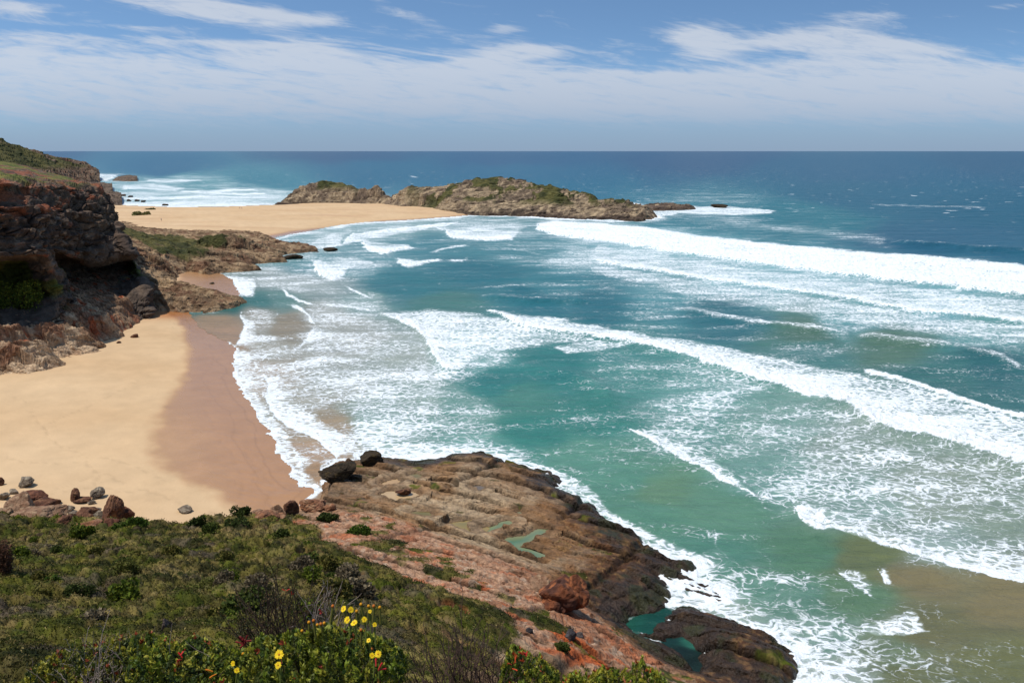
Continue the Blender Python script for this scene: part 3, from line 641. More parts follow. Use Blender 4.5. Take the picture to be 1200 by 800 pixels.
def pal(idv, cols, k=.58):
    cols = np.array([lin(c) for c in cols])*k
    q = np.clip(idv, 0, .9999)*len(cols); return cols[np.floor(q).astype(int)]

def slabs(x, y, ang, sp, seed, depth=.5, tiltk=.35, brk=-.1):
    """long parallel bedding slabs: each rises a little and ends in a crack with a small drop"""
    ca, sa = math.cos(ang), math.sin(ang); a = x*ca+y*sa; b = -x*sa+y*ca
    b = b/sp + .8*fbm(a/(sp*9), b/(sp*6), 2, seed) + .10*fbm(a/sp, b/sp, 2, seed+1)
    k = np.floor(b); f = b-k; z0 = np.zeros(1)
    lo = hsh(k, z0, z0, seed+2)*.35                           # uneven spacing
    g = np.abs(f-lo-.3)/.05/np.maximum(sp*.0+1, 1)
    m = ss(brk, brk+.22, fbm(a/(sp*3.2), b*1.7, 3, seed+3))
    gro = np.exp(-(g)**2)*m
    saw = ss(lo+.27, lo+.33, f) - f
    return (saw*tiltk*(.4+.6*m) - gro*depth)*sp**.8, gro

def shelf_relief(x, y, h):
    x = x-.5*h; y = y+.6*h
    r1, c1 = slabs(x, y, -.52, 3.4, 801, .30, .30, -.16)
    r2, c2 = slabs(x, y, -.46, 1.25, 811, .20, .12, .02)
    r3, c3 = slabs(x, y, .95, 9.0, 821, .10, .05, .06)
    r4, c4 = slabs(x, y, .62, 3.1, 831, .10, .04, .16)
    wob = .20*fbm(x/8, y/6, 2, 841) + .03*fbm(x/1.6, y/1.1, 3, 842)
    rug = .05*(1-2*np.abs(fbm(x/1.3, y/.8, 4, 843, .6)))
    return r1+r2+r3+r4+wob+rug, np.clip(c1+.7*c2+.9*c3+.6*c4, 0, 1)

def terrace(z0, x, y, step, dx, dy, seed, soft=.30):
    """stepped ledges where dipping beds crop out"""
    off = dx*x+dy*y+step*1.1*fbm(x/(step*7), y/(step*7), 3, seed)+step*.18*fbm(x/step, y/step, 2, seed+1)
    q = (z0+off)/step; k = np.floor(q); fr = q-k
    q2 = q*2.7+.4; f2 = q2-np.floor(q2)
    return (k+ss(.0, soft, fr)*.8+.2*fr)*step - off - z0 + (ss(0, .3, f2)-f2)*step*.22, np.exp(-((fr-.02)/.05)**2)

# ------------------------------------------------------------------ near hillside and rock shelf
SHELF = [(386, 560), (384, 548), (392, 541), (412, 539), (420, 537), (440, 537), (480, 543), (520, 540), (533, 535), (560, 533), (585, 541), (612, 548), (645, 551), (655, 562), (650, 572), (668, 580), (690, 590), (697, 600), (730, 622), (760, 640),
         (790, 652), (815, 656), (818, 664), (802, 668), (812, 674), (835, 684), (852, 694), (846, 701), (828, 697), (800, 684), (778, 676), (774, 690), (776, 706), (770, 711), (746, 721), (728, 731), (742, 740), (762, 743), (772, 742), (772, 732), (786, 720), (800, 712), (816, 711),
         (834, 718), (868, 736), (896, 744), (918, 760), (930, 774), (924, 790), (920, 815), (915, 850)]
SHELF_W = np.vstack([W2(SHELF, .3), [(30, 40), (60, 10), (60, -40), (-120, -40), (-110, 60)], W2([(-40, 622), (0, 616), (40, 622), (90, 628), (150, 630), (180, 628), (225, 624), (285, 618), (310, 606), (340, 600), (352, 594), (375, 575)], 3.0)])
HOLE1 = W2([(776, 744), (800, 741), (816, 750), (822, 764), (829, 778), (822, 789), (806, 786), (801, 770), (790, 760), (778, 754)], .3)

NEAR = [P(*p) for p in [
    # shelf
    (392, 556, 2.0), (430, 545, 1.3), (450, 560, 2.2), (520, 550, 1.6), (560, 540, 2.1), (600, 552, 1.6), (640, 558, 1.2), (420, 585, 2.8), (500, 585, 2.7), (560, 580, 2.4), (620, 580, 2.1), (670, 596, 1.4),
    (360, 590, 3.2), (470, 600, 3.2), (540, 612, 2.6), (600, 625, 2.4), (660, 620, 2.2), (720, 640, 1.7), (770, 655, 1.0), (810, 662, .6), (640, 650, 2.5), (700, 665, 2.2), (690, 690, 2.0), (740, 690, 1.5),
    (765, 695, 1.0), (790, 678, .6), (840, 692, .3), (715, 715, 1.0), (800, 722, .9), (850, 745, 1.5), (900, 765, 1.4), (870, 780, 1.5), (840, 765, 1.3), (915, 790, 1.0), (765, 750, .7), (790, 775, .7), (800, 790, 1.2),
    # red lichen slope
    (380, 612, 4.6), (450, 625, 5.2), (500, 640, 5.4), (560, 655, 5.2), (620, 680, 4.8), (660, 712, 4.8), (700, 735, 4.2), (740, 752, 2.6), (780, 785, 2.4), (820, 800, 2.2),
    (420, 650, 8.2), (480, 665, 8.0), (540, 690, 8.2), (600, 715, 8.6), (640, 745, 8.8), (700, 775, 7.0), (760, 800, 4.8), (640, 790, 12.5), (700, 830, 12), (800, 860, 6),
    # bush slope
    (0, 619, 5.6), (80, 629, 5.6), (150, 631, 5.4), (220, 626, 5.0), (290, 617, 4.4), (340, 608, 4.2), (0, 650, 11), (100, 655, 10), (200, 655, 9.4), (300, 650, 8.4), (360, 640, 7.2),
    (0, 700, 19.6), (100, 705, 18.6), (200, 705, 17.6), (300, 700, 15.8), (400, 700, 13.8), (480, 715, 12.8), (0, 760, 27.5), (120, 765, 27), (240, 765, 26), (360, 765, 24), (480, 770, 21), (560, 770, 17.5), (-200, 640, 11), (-200, 720, 24)]]
NEAR += [(0, 0, 43.4), (-8, 3, 42.2), (0, 4, 41.2), (8, 3, 41.0), (-8, 10, 37.4), (0, 10, 36.9), (8, 10, 35.2), (-12, 20, 30.8), (0, 20, 29.6), (12, 20, 26.5), (0, -15, 50), (-30, 0, 45), (-30, 20, 33), (20, 0, 38), (28, 15, 22), (26, 35, 7), (45, 20, 2), (-50, 40, 22), (-30, -15, 52), (25, -15, 45), (-80, 40, 26)]
TN = TPS(NEAR, 2e-4)

POOLS = [  # (outline in the survey, water height, colour, label)
    ([(446, 579), (455, 576), (470, 575), (484, 576), (491, 579), (484, 583), (478, 587), (468, 588), (457, 585)], 2.62, (214, 180, 136), 0),
    ([(447, 567), (456, 562), (466, 561), (470, 563), (462, 568), (452, 570)], 2.35, (205, 165, 118), 0),
    ([(478, 557), (488, 555), (494, 557), (490, 560), (480, 560)], 2.0, (120, 112, 70), 0),
    ([(480, 601), (490, 599), (503, 600), (506, 604), (490, 604)], 3.0, (110, 105, 55), 0),
    ([(527, 613), (540, 610), (556, 610), (566, 614), (572, 619), (566, 624), (552, 625), (540, 621)], 2.3, (160, 138, 82), .5),
    ([(566, 618), (576, 617), (585, 612), (596, 610), (600, 613), (590, 618), (578, 622), (570, 622)], 2.28, (120, 145, 105), 1),
    ([(587, 633), (596, 630), (610, 629), (622, 624), (632, 620), (643, 620), (640, 624), (628, 629), (620, 636), (610, 640), (622, 643), (636, 648), (642, 654), (634, 657), (618, 653), (600, 646), (589, 641)], 2.0, (115, 145, 112), 1),
    ([(552, 570), (562, 569), (570, 571), (562, 574)], 2.2, (100, 95, 95), 0), ([(606, 600), (612, 599), (612, 603), (607, 603)], 2.0, (120, 130, 110), 0)]

VEGP = np.array([P(*p)[:2] for p in [(-60, 600, 4), (150, 600, 3), (290, 600, 3), (352, 606, 4), (372, 618, 5), (372, 632, 7), (400, 645, 8), (440, 655, 8.4), (465, 675, 8.6), (488, 690, 9.2), (522, 705, 9.2), (556, 718, 9.2), (590, 730, 9.6), (592, 745, 10.5), (590, 768, 12.5), (585, 790, 14.5), (570, 830, 17)]] + [(-1.0, 20), (-0.5, 9), (20, 0), (24, -40), (-130, -40), (-130, 100)])
VEGQ = W2([(372, 600), (430, 602), (462, 612), (500, 636), (560, 655), (580, 672), (560, 690), (640, 720), (690, 760), (690, 790), (600, 760), (500, 700), (400, 640)], 6)
LICH = W2([(505, 682), (560, 676), (600, 702), (660, 722), (720, 750), (760, 790), (740, 830), (640, 810), (620, 760), (540, 700)], 7)
PINK = W2([(365, 598), (420, 596), (470, 612), (520, 625), (560, 645), (620, 668), (680, 700), (735, 735), (790, 768), (830, 800), (830, 860), (400, 860), (330, 640)], 4)

SUNKEN = [(W2(pl, lv), lv, cc, gr) for pl, lv, cc, gr in POOLS]

def near_z(x, y, detail=True):
    base = TN(x, y)
    xs = x + 1.2*fbm(x/5, y/5, 4, 101)+.5*fbm(x/1.5, y/1.5, 3, 103); ys = y + 1.2*fbm(x/5+5, y/5, 4, 102)+.5*fbm(x/1.5+4, y/1.5, 3, 104)
    sd = sdist(xs, ys, SHELF_W)
    hd = sdist(x, y, HOLE1)
    sd = np.minimum(sd, -hd)
    edge = ss(0, 1.4, sd)
    z = np.where(sd > 0, base*(.35+.65*edge), base*.35 + sd*1.1)
    z = np.where(sd < 0, np.minimum(z, base*.35 + sd*1.1), z)
    return z, sd, base

def near_fields(x, y):
    z, sd, base = near_z(x, y)
    vegd = sdist(x+1.5*fbm(x/6, y/6, 3, 111), y+1.5*fbm(x/6, y/6, 3, 112), VEGP)
    vq = sdist(x, y, VEGQ)
    pn = fbm(x/3.2, y/2.4, 4, 113)
    veg = np.maximum(ss(-.5, .5, vegd), ss(.04, .16, pn + .05*ss(0, 6, vq) - .4*ss(2, -1.5, vq)))
    hole = ss(.30, .42, fbm(x/4.5, y/3.5, 4, 114))*ss(14, 4, vegd)          # bare stone near the margin
    veg = veg*(1-hole)
    rel, crack, idv, id2 = strata(x, y, base, -.50, .30, .42, 2.3, 200)
    pink = ss(-1.5, 1.5, sdist(x+2*fbm(x/6, y/6, 3, 115), y+2*fbm(x/6, y/6, 3, 116), PINK))
    rough = 1 - .35*pink
    srel, scrk = shelf_relief(x, y, base)
    rel = pink*(.42*rel+.5*srel) + (1-pink)*(srel*.95+.07*rel); crack = np.clip(crack*(.35*pink) + scrk, 0, 1)
    z = z + rel*ss(-1.5, .8, sd)*(1-.6*veg)
    z = z + (.16*fbm(x/1.1, y/1.1, 4, 118) + .10*fbm(x/.35, y/.35, 3, 119))*ss(90, 60, y)*pink*(1-veg)
    # bushes
    d1, i1, f1 = cushions(x, y, 1.7, 121); d2, i2, f2 = cushions(x, y, .75, 131); d3, i3, f3 = cushions(x, y, .35, 141)
    big = .5+.5*fbm(x/7, y/5, 3, 143)
    fall = ss(3, 10, y)
    hv = (1.3*d1*big*ss(14, 50, y) + .60*d2*ss(4, 40, y) + .22*d3)*fall*(.35+.65*ss(0, 5, vegd))
    z = z + veg*hv*np.where(vegd > 0, 1, .45) + .8*fbm(x/9, y/7, 3, 145)*ss(2, 8, vegd)*fall
    pooledge = np.zeros(x.shape)
    for pl, lv, cc, gr in SUNKEN:
        pd = sdist(x+.25*fbm(x/1, y/1, 2, 146), y+.25*fbm(x/1, y/1, 2, 147), pl)
        k = ss(-.5, .15, pd)
        z = np.where(pd > -.9, z*(1-k) + (lv-.30)*k, z)
        rim = ss(-2.0, -.6, pd)*(1-ss(-.5, -.1, pd))
        z = np.where(pd < 0, np.maximum(z, np.where(pd > -2.0, lv+.05+.25*ss(-.4, -1.0, pd), -99)*(pd > -1.8)+(-99)*(pd <= -1.8)), z)
        pooledge = np.maximum(pooledge, ss(-1.4, -.3, pd))
    return z, sd, base, veg, vegd, crack, idv, id2, pink, (d1, i1, d2, i2, d3, i3), pooledge

BUSH = [(94, 100, 34), (70, 80, 28), (118, 112, 46), (56, 62, 24), (140, 124, 66), (88, 98, 30), (50, 54, 22), (152, 134, 80), (80, 66, 48), (106, 110, 30), (122, 108, 54), (88, 74, 60)]

def veg_colour(x, y, i1, i2, i3):
    c = .5*pal(i1, BUSH) + .35*pal(i2, BUSH) + .15*pal(i3, BUSH)
    tan = lin((170, 148, 92))*.60; dark = lin((40, 46, 20))*.6; gry = lin((112, 98, 84))*.6
    a = ss(.08, .45, fbm(x/5, y/4, 4, 151)+.25*(i3-.5)); c = mix3(c, np.broadcast_to(tan, c.shape), a*.62*(i3 > .5)*ss(12, 40, y))
    b = ss(.15, .5, fbm(x/4+9, y/3, 4, 152)); c = mix3(c, np.broadcast_to(dark, c.shape), b*.8)
    g = ss(.30, .5, fbm(x/3+5, y/2.4, 4, 153)); c = mix3(c, np.broadcast_to(gry, c.shape), g*.6)
    return c

def near_colours(x, y, fl):
    z, sd, base, veg, vegd, crack, idv, id2, pink, dd, pooledge = fl
    shp = x.shape
    C = lambda c, k=.8: np.broadcast_to(lin(c)*k, shp+(3,))
    n = fbm(x/5, y/5, 5, 161); n2 = fbm(x/1.2, y/1.2, 4, 162); n3 = fbm(x/.5, y/.5, 3, 163)
    # shelf: pale tan inland, brown and then dark brown towards the surf
    c = mix3(C((178, 152, 120)), C((156, 120, 84)), ss(-.3, .4, n+.6*(idv-.5)))
    u, v = P(0, 0)[0], 0
    inland = ss(2, 14, sd + 3*n + 5*n2)
    brown = mix3(C((124, 84, 50)), C((92, 60, 40)), ss(-.3, .3, n2+.4*(id2-.5)))
    east = ss(2, 16, x + .2*(90-y) + 6*n)                   # the seaward third stays wet and weed-stained
    c = mix3(c, brown, np.clip(east*.8 + (1-inland)*.6, 0, 1)*(1-pink*.8))
    barn = ss(.12, .3, n3+.4*n2)                               # pale barnacle speckle
    c = mix3(c, C((170, 130, 78)), barn*.45*(1-pink)*ss(.2, .8, east))
    darkw = ss(6.5, 1.6, sd + 4.0*n2 + 2.4*n)*ss(-26, -14, x)
    c = mix3(c, mix3(C((58, 44, 32)), C((44, 34, 26)), ss(-.2, .3, n3)), darkw*.95)
    algae = darkw*ss(.12, .35, fbm(x/2.5, y/2.5, 3, 164))
    c = mix3(c, C((52, 58, 22)), algae*.6)
    # lichen slope
    pk = mix3(C((186, 146, 116)), C((164, 118, 88)), ss(-.25, .3, n2+.5*n))
    pk = mix3(pk, C((200, 180, 156)), ss(.24, .5, n3+.4*n2)*.5)
    lch = ss(-3, 4, sdist(x, y, LICH))
    orr = ss(.12, .40, fbm(x/2.2, y/1.5, 5, 165)+.14*lch-.02)
    pk = mix3(pk, C((194, 98, 48)), orr*(.5+.5*lch))
    rust = ss(.05, .35, fbm(x/6, y/5, 4, 166)); pk = mix3(pk, C((160, 100, 68)), rust*.4)
    c = mix3(c, pk, pink)
    c = c*(1-.55*crack[..., None])*(1+.14*fbm(x/.6, y/.6, 3, 167))[..., None]
    c = mix3(c, C((96, 72, 50)), np.clip(pooledge, 0, 1)*.55)
    vc = veg_colour(x, y, dd[1], dd[3], dd[5])
    c = mix3(c, vc, veg)
    wet = np.clip(darkw*.8, 0, 1)*(1-veg)*(1-pink)
    return c, wet

def build_near():
    us = np.r_[np.arange(-800, -90, 25.), np.arange(-70, 1010, 1.25), np.arange(1020, 1700, 25.)]
    bear = np.array([P(a, 400, 0)[0]/P(a, 400, 0)[1] for a in us])
    r = np.r_[np.exp(np.arange(math.log(1.6), math.log(12), .02)), np.exp(np.arange(math.log(12), math.log(52), .0055)), np.exp(np.arange(math.log(52), math.log(122), .0021))][::-1]
    x, y = fan(bear, r)
    fl = near_fields(x, y); z, sd, veg = fl[0], fl[1], fl[3]
    c, wet = near_colours(x, y, fl)
    # crumple stone sideways a little so ledges undercut
    k = (1-veg)*ss(20, 50, y)
    xx = x + k*.22*fbm(x/.9+z, y/.9, 3, 171); yy = y + k*.22*fbm(x/.9, y/.9+z, 3, 172)
    z = z + (1-veg)*ss(30, 50, y)*(.04*(1-2*np.abs(fbm(xx/.7, yy/.7, 3, 175, .6)))+.03*fbm(xx/.22, yy/.22, 2, 176))*ss(125, 70, y)
    V = np.stack([xx, yy, z], -1).reshape(-1, 3)
    nr, nc = x.shape
    k1 = (sd > -3.0)
    keep = k1[:-1, :-1] | k1[1:, 1:] | k1[1:, :-1] | k1[:-1, 1:]
    isv = (veg[:-1, :-1] > .5)
    at = {'Col': c.reshape(-1, 3), 'wet': wet.ravel()}
    for nm, kk, mt in (('rocky_shore', keep & ~isv, MAT['rock']), ('hillside', keep & isv, MAT['scrub'])):
        f = grid_faces(nr, nc, kk); a, b, d = compact(V, f, at)
        tag(mesh_obj(nm, a, b, mt, attrs=d, smooth=(nm == 'hillside')), kind='structure')
    # a coarse back slope behind the viewpoint
    gx, gy = np.meshgrid(np.arange(-60, 41, 2.), np.arange(-30, 1.9, 1.6)); gz = TN(gx, gy)+.25*fbm(gx/3, gy/3, 3, 173)-.25
    tag(mesh_obj('hill_slope', np.stack([gx, gy, gz], -1).reshape(-1, 3), grid_faces(*gx.shape)[:, ::-1], MAT['scrub'], attrs={'Col': np.broadcast_to(lin((80, 84, 38))*.8, (gx.size, 3))}), kind='structure')
build_near()

def pool_mat():
    m, t, b = new_mat('pool_water')
    g = t.node('ShaderNodeNewGeometry').outputs['Position']
    t.put(b.inputs['Base Color'], t.attr('Col').outputs['Color'])
    b.inputs['Roughness'].default_value = .04; b.inputs['IOR'].default_value = 1.33; b.inputs['Specular IOR Level'].default_value = .6
    t.put(b.inputs['Normal'], t.bump(t.noise(g, 4, 3), .3, .02))
    return m
PM = pool_mat()
for pl, lv, cc, gr in SUNKEN:
    c0 = pl.mean(0); n = 7; vs = []; k = len(pl)
    dense = np.concatenate([pl[i]+(pl[(i+1) % k]-pl[i])*t for i in range(k) for t in ([[0.]], [[.5]])]); k = len(dense)
    for q in range(n+1):
        s = q/n*1.12; vs.append(np.c_[c0+(dense-c0)*s, np.full(k, lv)])
    V = np.concatenate(vs); f = []
    for q in range(n):
        for i in range(k): f.append((q*k+i, q*k+(i+1) % k, (q+1)*k+(i+1) % k, (q+1)*k+i))
    dpt = np.clip(sdist(V[:, 0], V[:, 1], pl)/.9, 0, 1)
    a = lin(cc)*.66; sandc = lin((176, 146, 100))*.66; deep = lin((70, 112, 92))*.6
    nz = .5+.9*fbm(V[:, 0]/1.5, V[:, 1]/1.5, 2, 181)
    c = a[None]*(1-.0) + (deep-a)[None]*(dpt*nz*gr*.7)[:, None] + (sandc-a)[None]*((1-dpt)*.35)[:, None]
    tag(mesh_obj('rock_pool', V, np.array(f)[:, ::-1], PM, attrs={'Col': c}), kind='structure')

# ------------------------------------------------------------------ outcrops built on surveyed heights
def ridge(x, y, pts, wf, wb, nose=1.0):
    """fin of tilted rock along a line of (x, y, z); wf / wb half widths towards / away from the viewer"""
    best = np.full(x.shape, -9.)
    for (ax, ay, az), (bx, by, bz) in zip(pts[:-1], pts[1:]):
        dx, dy = bx-ax, by-ay; L = math.hypot(dx, dy)
        t = np.clip(((x-ax)*dx+(y-ay)*dy)/L**2, 0, 1)
        px, py = x-ax-t*dx, y-ay-t*dy; d = np.hypot(px, py)
        side = (px*dy-py*dx)/L                       # + on the near/right side
        h = az+(bz-az)*t
        w_ = np.where(side > 0, wf, wb)
        best = np.maximum(best, h*(1-(d/w_)**1.5) - .6*np.maximum(d-w_, 0))
    return best

class IDW:
    def __init__(s, p): s.p = np.array(p)
    def __call__(s, x, y):
        n = 0; d = 0
        for a, b, c in s.p:
            w_ = 1/(((x-a)/30)**2+((y-b)/30)**2+.02); n = n+w_*c; d = d+w_
        return n/d

def outcrop(name, outline, heights, u_rng, v_rng, ustep, vstep, ang, step, size, colour, ridges=(), mat='farrock', oz=.4, seed=0, tilt=.3, slope=1.2, wob=2.0, amp=1.0, extra=None, edge0=.35, edgew=2.5, slab=None):
    T = TPS(heights, 5e-4 if name == 'island' else 2e-4) if len(heights) > 6 else IDW(heights); poly = outline
    us = np.arange(u_rng[0], u_rng[1], ustep); bear = np.array([P(a, 400, 0)[0]/P(a, 400, 0)[1] for a in us])
    r = rows(v_rng[0], v_rng[1], vstep); x, y = fan(bear, r)
    sd = sdist(x+wob*fbm(x/(3*size), y/(3*size), 4, seed+1), y+wob*2*fbm(x/(3*size), y/(3*size), 4, seed+2), poly)
    base = T(x, y)
    for rd in ridges: base = np.maximum(base, ridge(x, y, *rd))
    rel, crack, idv, id2 = strata(x, y, base, ang, tilt, step, size, seed+10)
    z = np.where(sd > 0, base*(edge0+(1-edge0)*ss(0, edgew, sd)), edge0*base+sd*slope)
    sl_ = np.hypot(np.gradient(z, axis=0), np.gradient(z, axis=1)*0)
    if slab:
        q1, k1 = slabs(x-.5*base, y+.7*base, slab[0], slab[1], seed+90, .20, .34, -.15); q2, k2 = slabs(x-.5*base, y+.7*base, slab[0]+.1, slab[1]*.4, seed+95, .18, .22, -.02); q3, k3 = slabs(x-.5*base, y+.7*base, slab[0]+1.4, slab[1]*1.3, seed+98, .14, .08, 0)
        rel = .45*rel+(q1+q2+q3)*slab[2]; crack = np.clip(.4*crack+k1+.7*k2+.8*k3, 0, 1)
        if len(slab) > 3:
            tz, tk = terrace(base, x, y, slab[3], slab[4], slab[5], seed+85); rel = .55*rel+tz*1.0; crack = np.clip(.5*crack+.8*tk, 0, 1)
    c, veg = colour(x, y, base, sd, idv, id2, crack, seed)
    z = z + rel*amp*ss(-3, 1, sd)*(1-.7*veg) + veg*step*1.2*(.5+fbm(x/size, y/size, 3, seed+30))
    if extra is not None: z = extra(x, y, z)
    xx = x + amp*step*.5*fbm(x/size+z, y/size, 3, seed+40); yy = y + amp*step*.5*fbm(x/size, y/size+z, 3, seed+41)
    k = sd > -6/slope
    keep = k[:-1, :-1] | k[1:, 1:]
    V, f, at = compact(np.stack([xx, yy, z], -1).reshape(-1, 3), grid_faces(*x.shape, keep), {'Col': c.reshape(-1, 3), 'wet': np.zeros(x.size)})
    return tag(mesh_obj(name, V, f, MAT[mat], attrs=at, smooth=False), kind='structure')

def rock_colour(cols, dark_band=3.0, vegf=None, darkc=(58, 46, 36), k=.8):
    def fn(x, y, base, sd, idv, id2, crack, seed):
        S = lambda c: np.broadcast_to(lin(c)*k, x.shape+(3,))
        x0_, y0_ = x, y; x = x - .7*base; y = y + .9*base
        n = fbm(x/14, y/14, 5, seed+50); n2 = fbm(x/3, y/3, 4, seed+51)
        c = mix3(S(cols[0]), S(cols[1]), ss(-.3, .3, n+.5*(idv-.5)))
        c = mix3(c, S(cols[2]), ss(.0, .4, n2+.4*(id2-.5))*.7)
        if len(cols) > 3: c = mix3(c, S(cols[3]), ss(.12, .36, fbm(x/5, y/5, 4, seed+52)+.2*(idv-.5))*.8)
        db = ss(dark_band*1.6, dark_band*.3, base+1.2*n2*dark_band*.6)*ss(dark_band*3, 0, sd)
        c = mix3(c, S(darkc), db*.85)
        c = c*(1-.32*crack[..., None])
        veg = np.zeros(x.shape)
        if vegf is not None:
            veg = np.clip(vegf(x0_, y0_, base, sd, seed), 0, 1)
            g = mix3(S((66, 68, 32)), S((98, 92, 50)), ss(-.3, .3, fbm(x/9, y/9, 4, seed+53)))
            g = mix3(g, S((42, 48, 24)), ss(.1, .4, fbm(x/5, y/5, 3, seed+54))*.7)
            c = mix3(c, g, veg)
        return c, veg
    return fn

# the island at the end of the spit
isl = W2([(322, 240), (334, 240), (360, 239.5), (400, 240), (440, 241), (470, 244), (500, 246), (530, 249.5), (560, 251.5), (600, 253), (650, 255.5), (700, 257.5), (745, 258), (762, 256.5), (768, 253), (748, 249), (735, 247), (770, 246), (812, 244.5), (800, 241.5)], .3)
isl = np.vstack([isl, [P(740, 244, .3)[:2], P(690, 238, .3)[:2], P(640, 234, .3)[:2], P(520, 232.5, .3)[:2], P(420, 233, .3)[:2], P(345, 236, .3)[:2], P(328, 238, .3)[:2]]])
ih = [P(u, v, Y=Y) for u, v, Y in [(341, 228, 706), (350, 219, 712), (366, 214, 718), (390, 212, 715), (400, 214, 712), (412, 219, 700), (425, 222, 690), (436, 220, 690), (443, 217, 688), (447, 228, 684), (456, 231, 676), (466, 228, 668), (480, 218, 660), (495, 219, 650),
      (515, 218, 645), (530, 214, 640), (560, 209, 632), (590, 207.5, 630), (615, 210, 622), (635, 217, 612), (655, 219, 600), (664, 225, 590), (690, 228, 585), (700, 234, 578), (710, 238, 572), (735, 236, 572), (745, 240.5, 570), (770, 242, 566), (808, 242.5, 562),
      (400, 236, 690), (360, 235, 700), (440, 237, 665), (480, 238, 632), (520, 243, 600), (560, 247, 580), (600, 249, 572), (660, 251, 560), (710, 251, 552), (750, 254.5, 540),
      (560, 232, 605), (600, 232, 598), (640, 236, 588), (680, 241, 572), (520, 230, 620), (590, 218, 615)]]
ih += [(x_*(y_+d_)/y_, y_+d_, max(.8, z_-q_)) for (x_, y_, z_) in list(ih[:32]) if z_ > 7 for d_, q_ in ((22, 6), (50, 15))]
ih = [(a_, b_, c_*.90) for a_, b_, c_ in ih]
ih += [(P(u, v, .3)[0], P(u, v, .3)[1], .8) for u, v in [(800, 242), (740, 244.3), (690, 238.5), (640, 234.5), (520, 233), (420, 234), (345, 237)]]
def isl_veg(x, y, base, sd, seed):
    n = fbm(x/15, y/22, 5, seed+60); b = ss(12, 24, base)
    main = ss(-165, -110, x - 0*y) if False else ss(-95, -55, x)
    m = fbm(x/7, y/10, 4, seed+61)
    v = ss(-.03, .06, .55*n + .8*m + .16*b - .03)*main*ss(5, 9, base+2*n)
    v2 = ss(.10, .22, n+.10)*(1-main)*ss(9, 14, base)
    return np.maximum(v, v2)
ISLC = rock_colour([(160, 138, 110), (130, 110, 90), (204, 178, 142), (100, 84, 70)], 3.6, isl_veg, (64, 50, 42), .84)
outcrop('island', isl, ih, (300, 850), (226, 264), .8, .075, .75, 2.4, 7.0, ISLC, slab=(.75, 11., .9, 3.2, -.10, .05), seed=300, tilt=.55, slope=.8, wob=5, amp=.8, edgew=7, edge0=.2)

# rocky point in the middle distance
mp = W2([(176, 366), (205, 365), (223, 363), (248, 364), (267, 361), (288, 354), (276, 349), (250, 342), (232, 336), (212, 332), (206, 325), (214, 319), (238, 319), (248, 321), (262, 318), (285, 317), (303, 316), (292, 311), (300, 308), (333, 306), (334, 302), (322, 299), (340, 296),
         (372, 294), (368, 290), (340, 291), (310, 285), (292, 279), (270, 276), (240, 279), (205, 280)], .3)
mp = np.vstack([mp, [P(160, 262, 2)[:2], P(135, 262, 2)[:2], P(100, 290, 2)[:2], P(100, 366, 2)[:2]]])
mh = [P(u, v, Y=Y) for u, v, Y in [(146, 270, 325), (160, 275, 330), (190, 283, 340), (215, 282, 350), (240, 279, 362), (275, 276, 372), (300, 283, 366), (318, 289, 362)]]
mh += [P(*p) for p in [(335, 293.5, 1.6), (368, 292.5, .9), (300, 298, 2.0), (331, 305, 1.1), (300, 313, 1.2), (250, 311, 2.4), (200, 312, 4.5), (175, 322, 5.0), (172, 345, 4), (215, 348, 3), (262, 356, 1.4), (284, 353, .8), (220, 327, .8), (235, 300, 4), (275, 300, 3.4), (165, 296, 9.5), (140, 300, 12), (140, 355, 4.5), (190, 335, 3.4), (185, 357, 2.2)]]
mh += [(P(u, v, 1)[0], P(u, v, 1)[1], 1.5) for u, v in [(160, 262), (205, 277), (240, 276)]]
def R(pts, wf, wb): return ([P(u, v, z) for u, v, z in pts], wf, wb)
mr = [R([(176, 326, 6.5), (215, 336, 4.2), (250, 344, 2.8), (286, 353, 1.2)], 5, 7), R([(178, 343, 5.0), (215, 352, 3.4), (268, 358.5, 1.2)], 4, 6), R([(180, 354, 3.4), (225, 359, 1.6)], 4, 6),
      R([(200, 302, 7.0), (251, 307, 4.2), (302, 315, 1.2)], 6, 8), R([(231, 293, 7.4), (290, 300, 3.4), (333, 304.5, 1.2)], 6, 9), R([(245, 277, 9.5), (274, 278, 9.0), (301, 286, 5.0), (332, 292, 2.2), (371, 292.5, .9)], 6, 10), R([(180, 300, 9.0), (230, 316, 3.0)], 5, 7)]
def mp_veg(x, y, base, sd, seed):
    a = np.exp(-(((x-P(170, 288, 8)[0])/20)**2+((y-P(170, 286, 8)[1])/36)**2)*1.2); b = np.exp(-((x-P(258, 279, 8)[0])/11)**2-((y-P(258, 279, 8)[1])/14)**2)
    c = np.exp(-((x-P(205, 292, 8)[0])/12)**2-((y-P(205, 292, 8)[1])/14)**2)
    return ss(.42, .54, np.maximum(np.maximum(a, b), c*.9)+.45*fbm(x/6, y/6, 4, seed+60))*ss(3.4, 5, base)
MPC = rock_colour([(164, 136, 104), (132, 106, 80), (190, 160, 124), (118, 84, 62)], 1.3, mp_veg, (76, 58, 42), .84)
outcrop('rocky_point', mp, mh, (85, 395), (262, 372), .75, .17, -.32, 1.1, 3.2, MPC, ridges=mr, slab=(-.36, 5.0, .9, 1.5, .05, .0), seed=400, tilt=.5, slope=1.0, wob=2.2, amp=1.0, edgew=5)

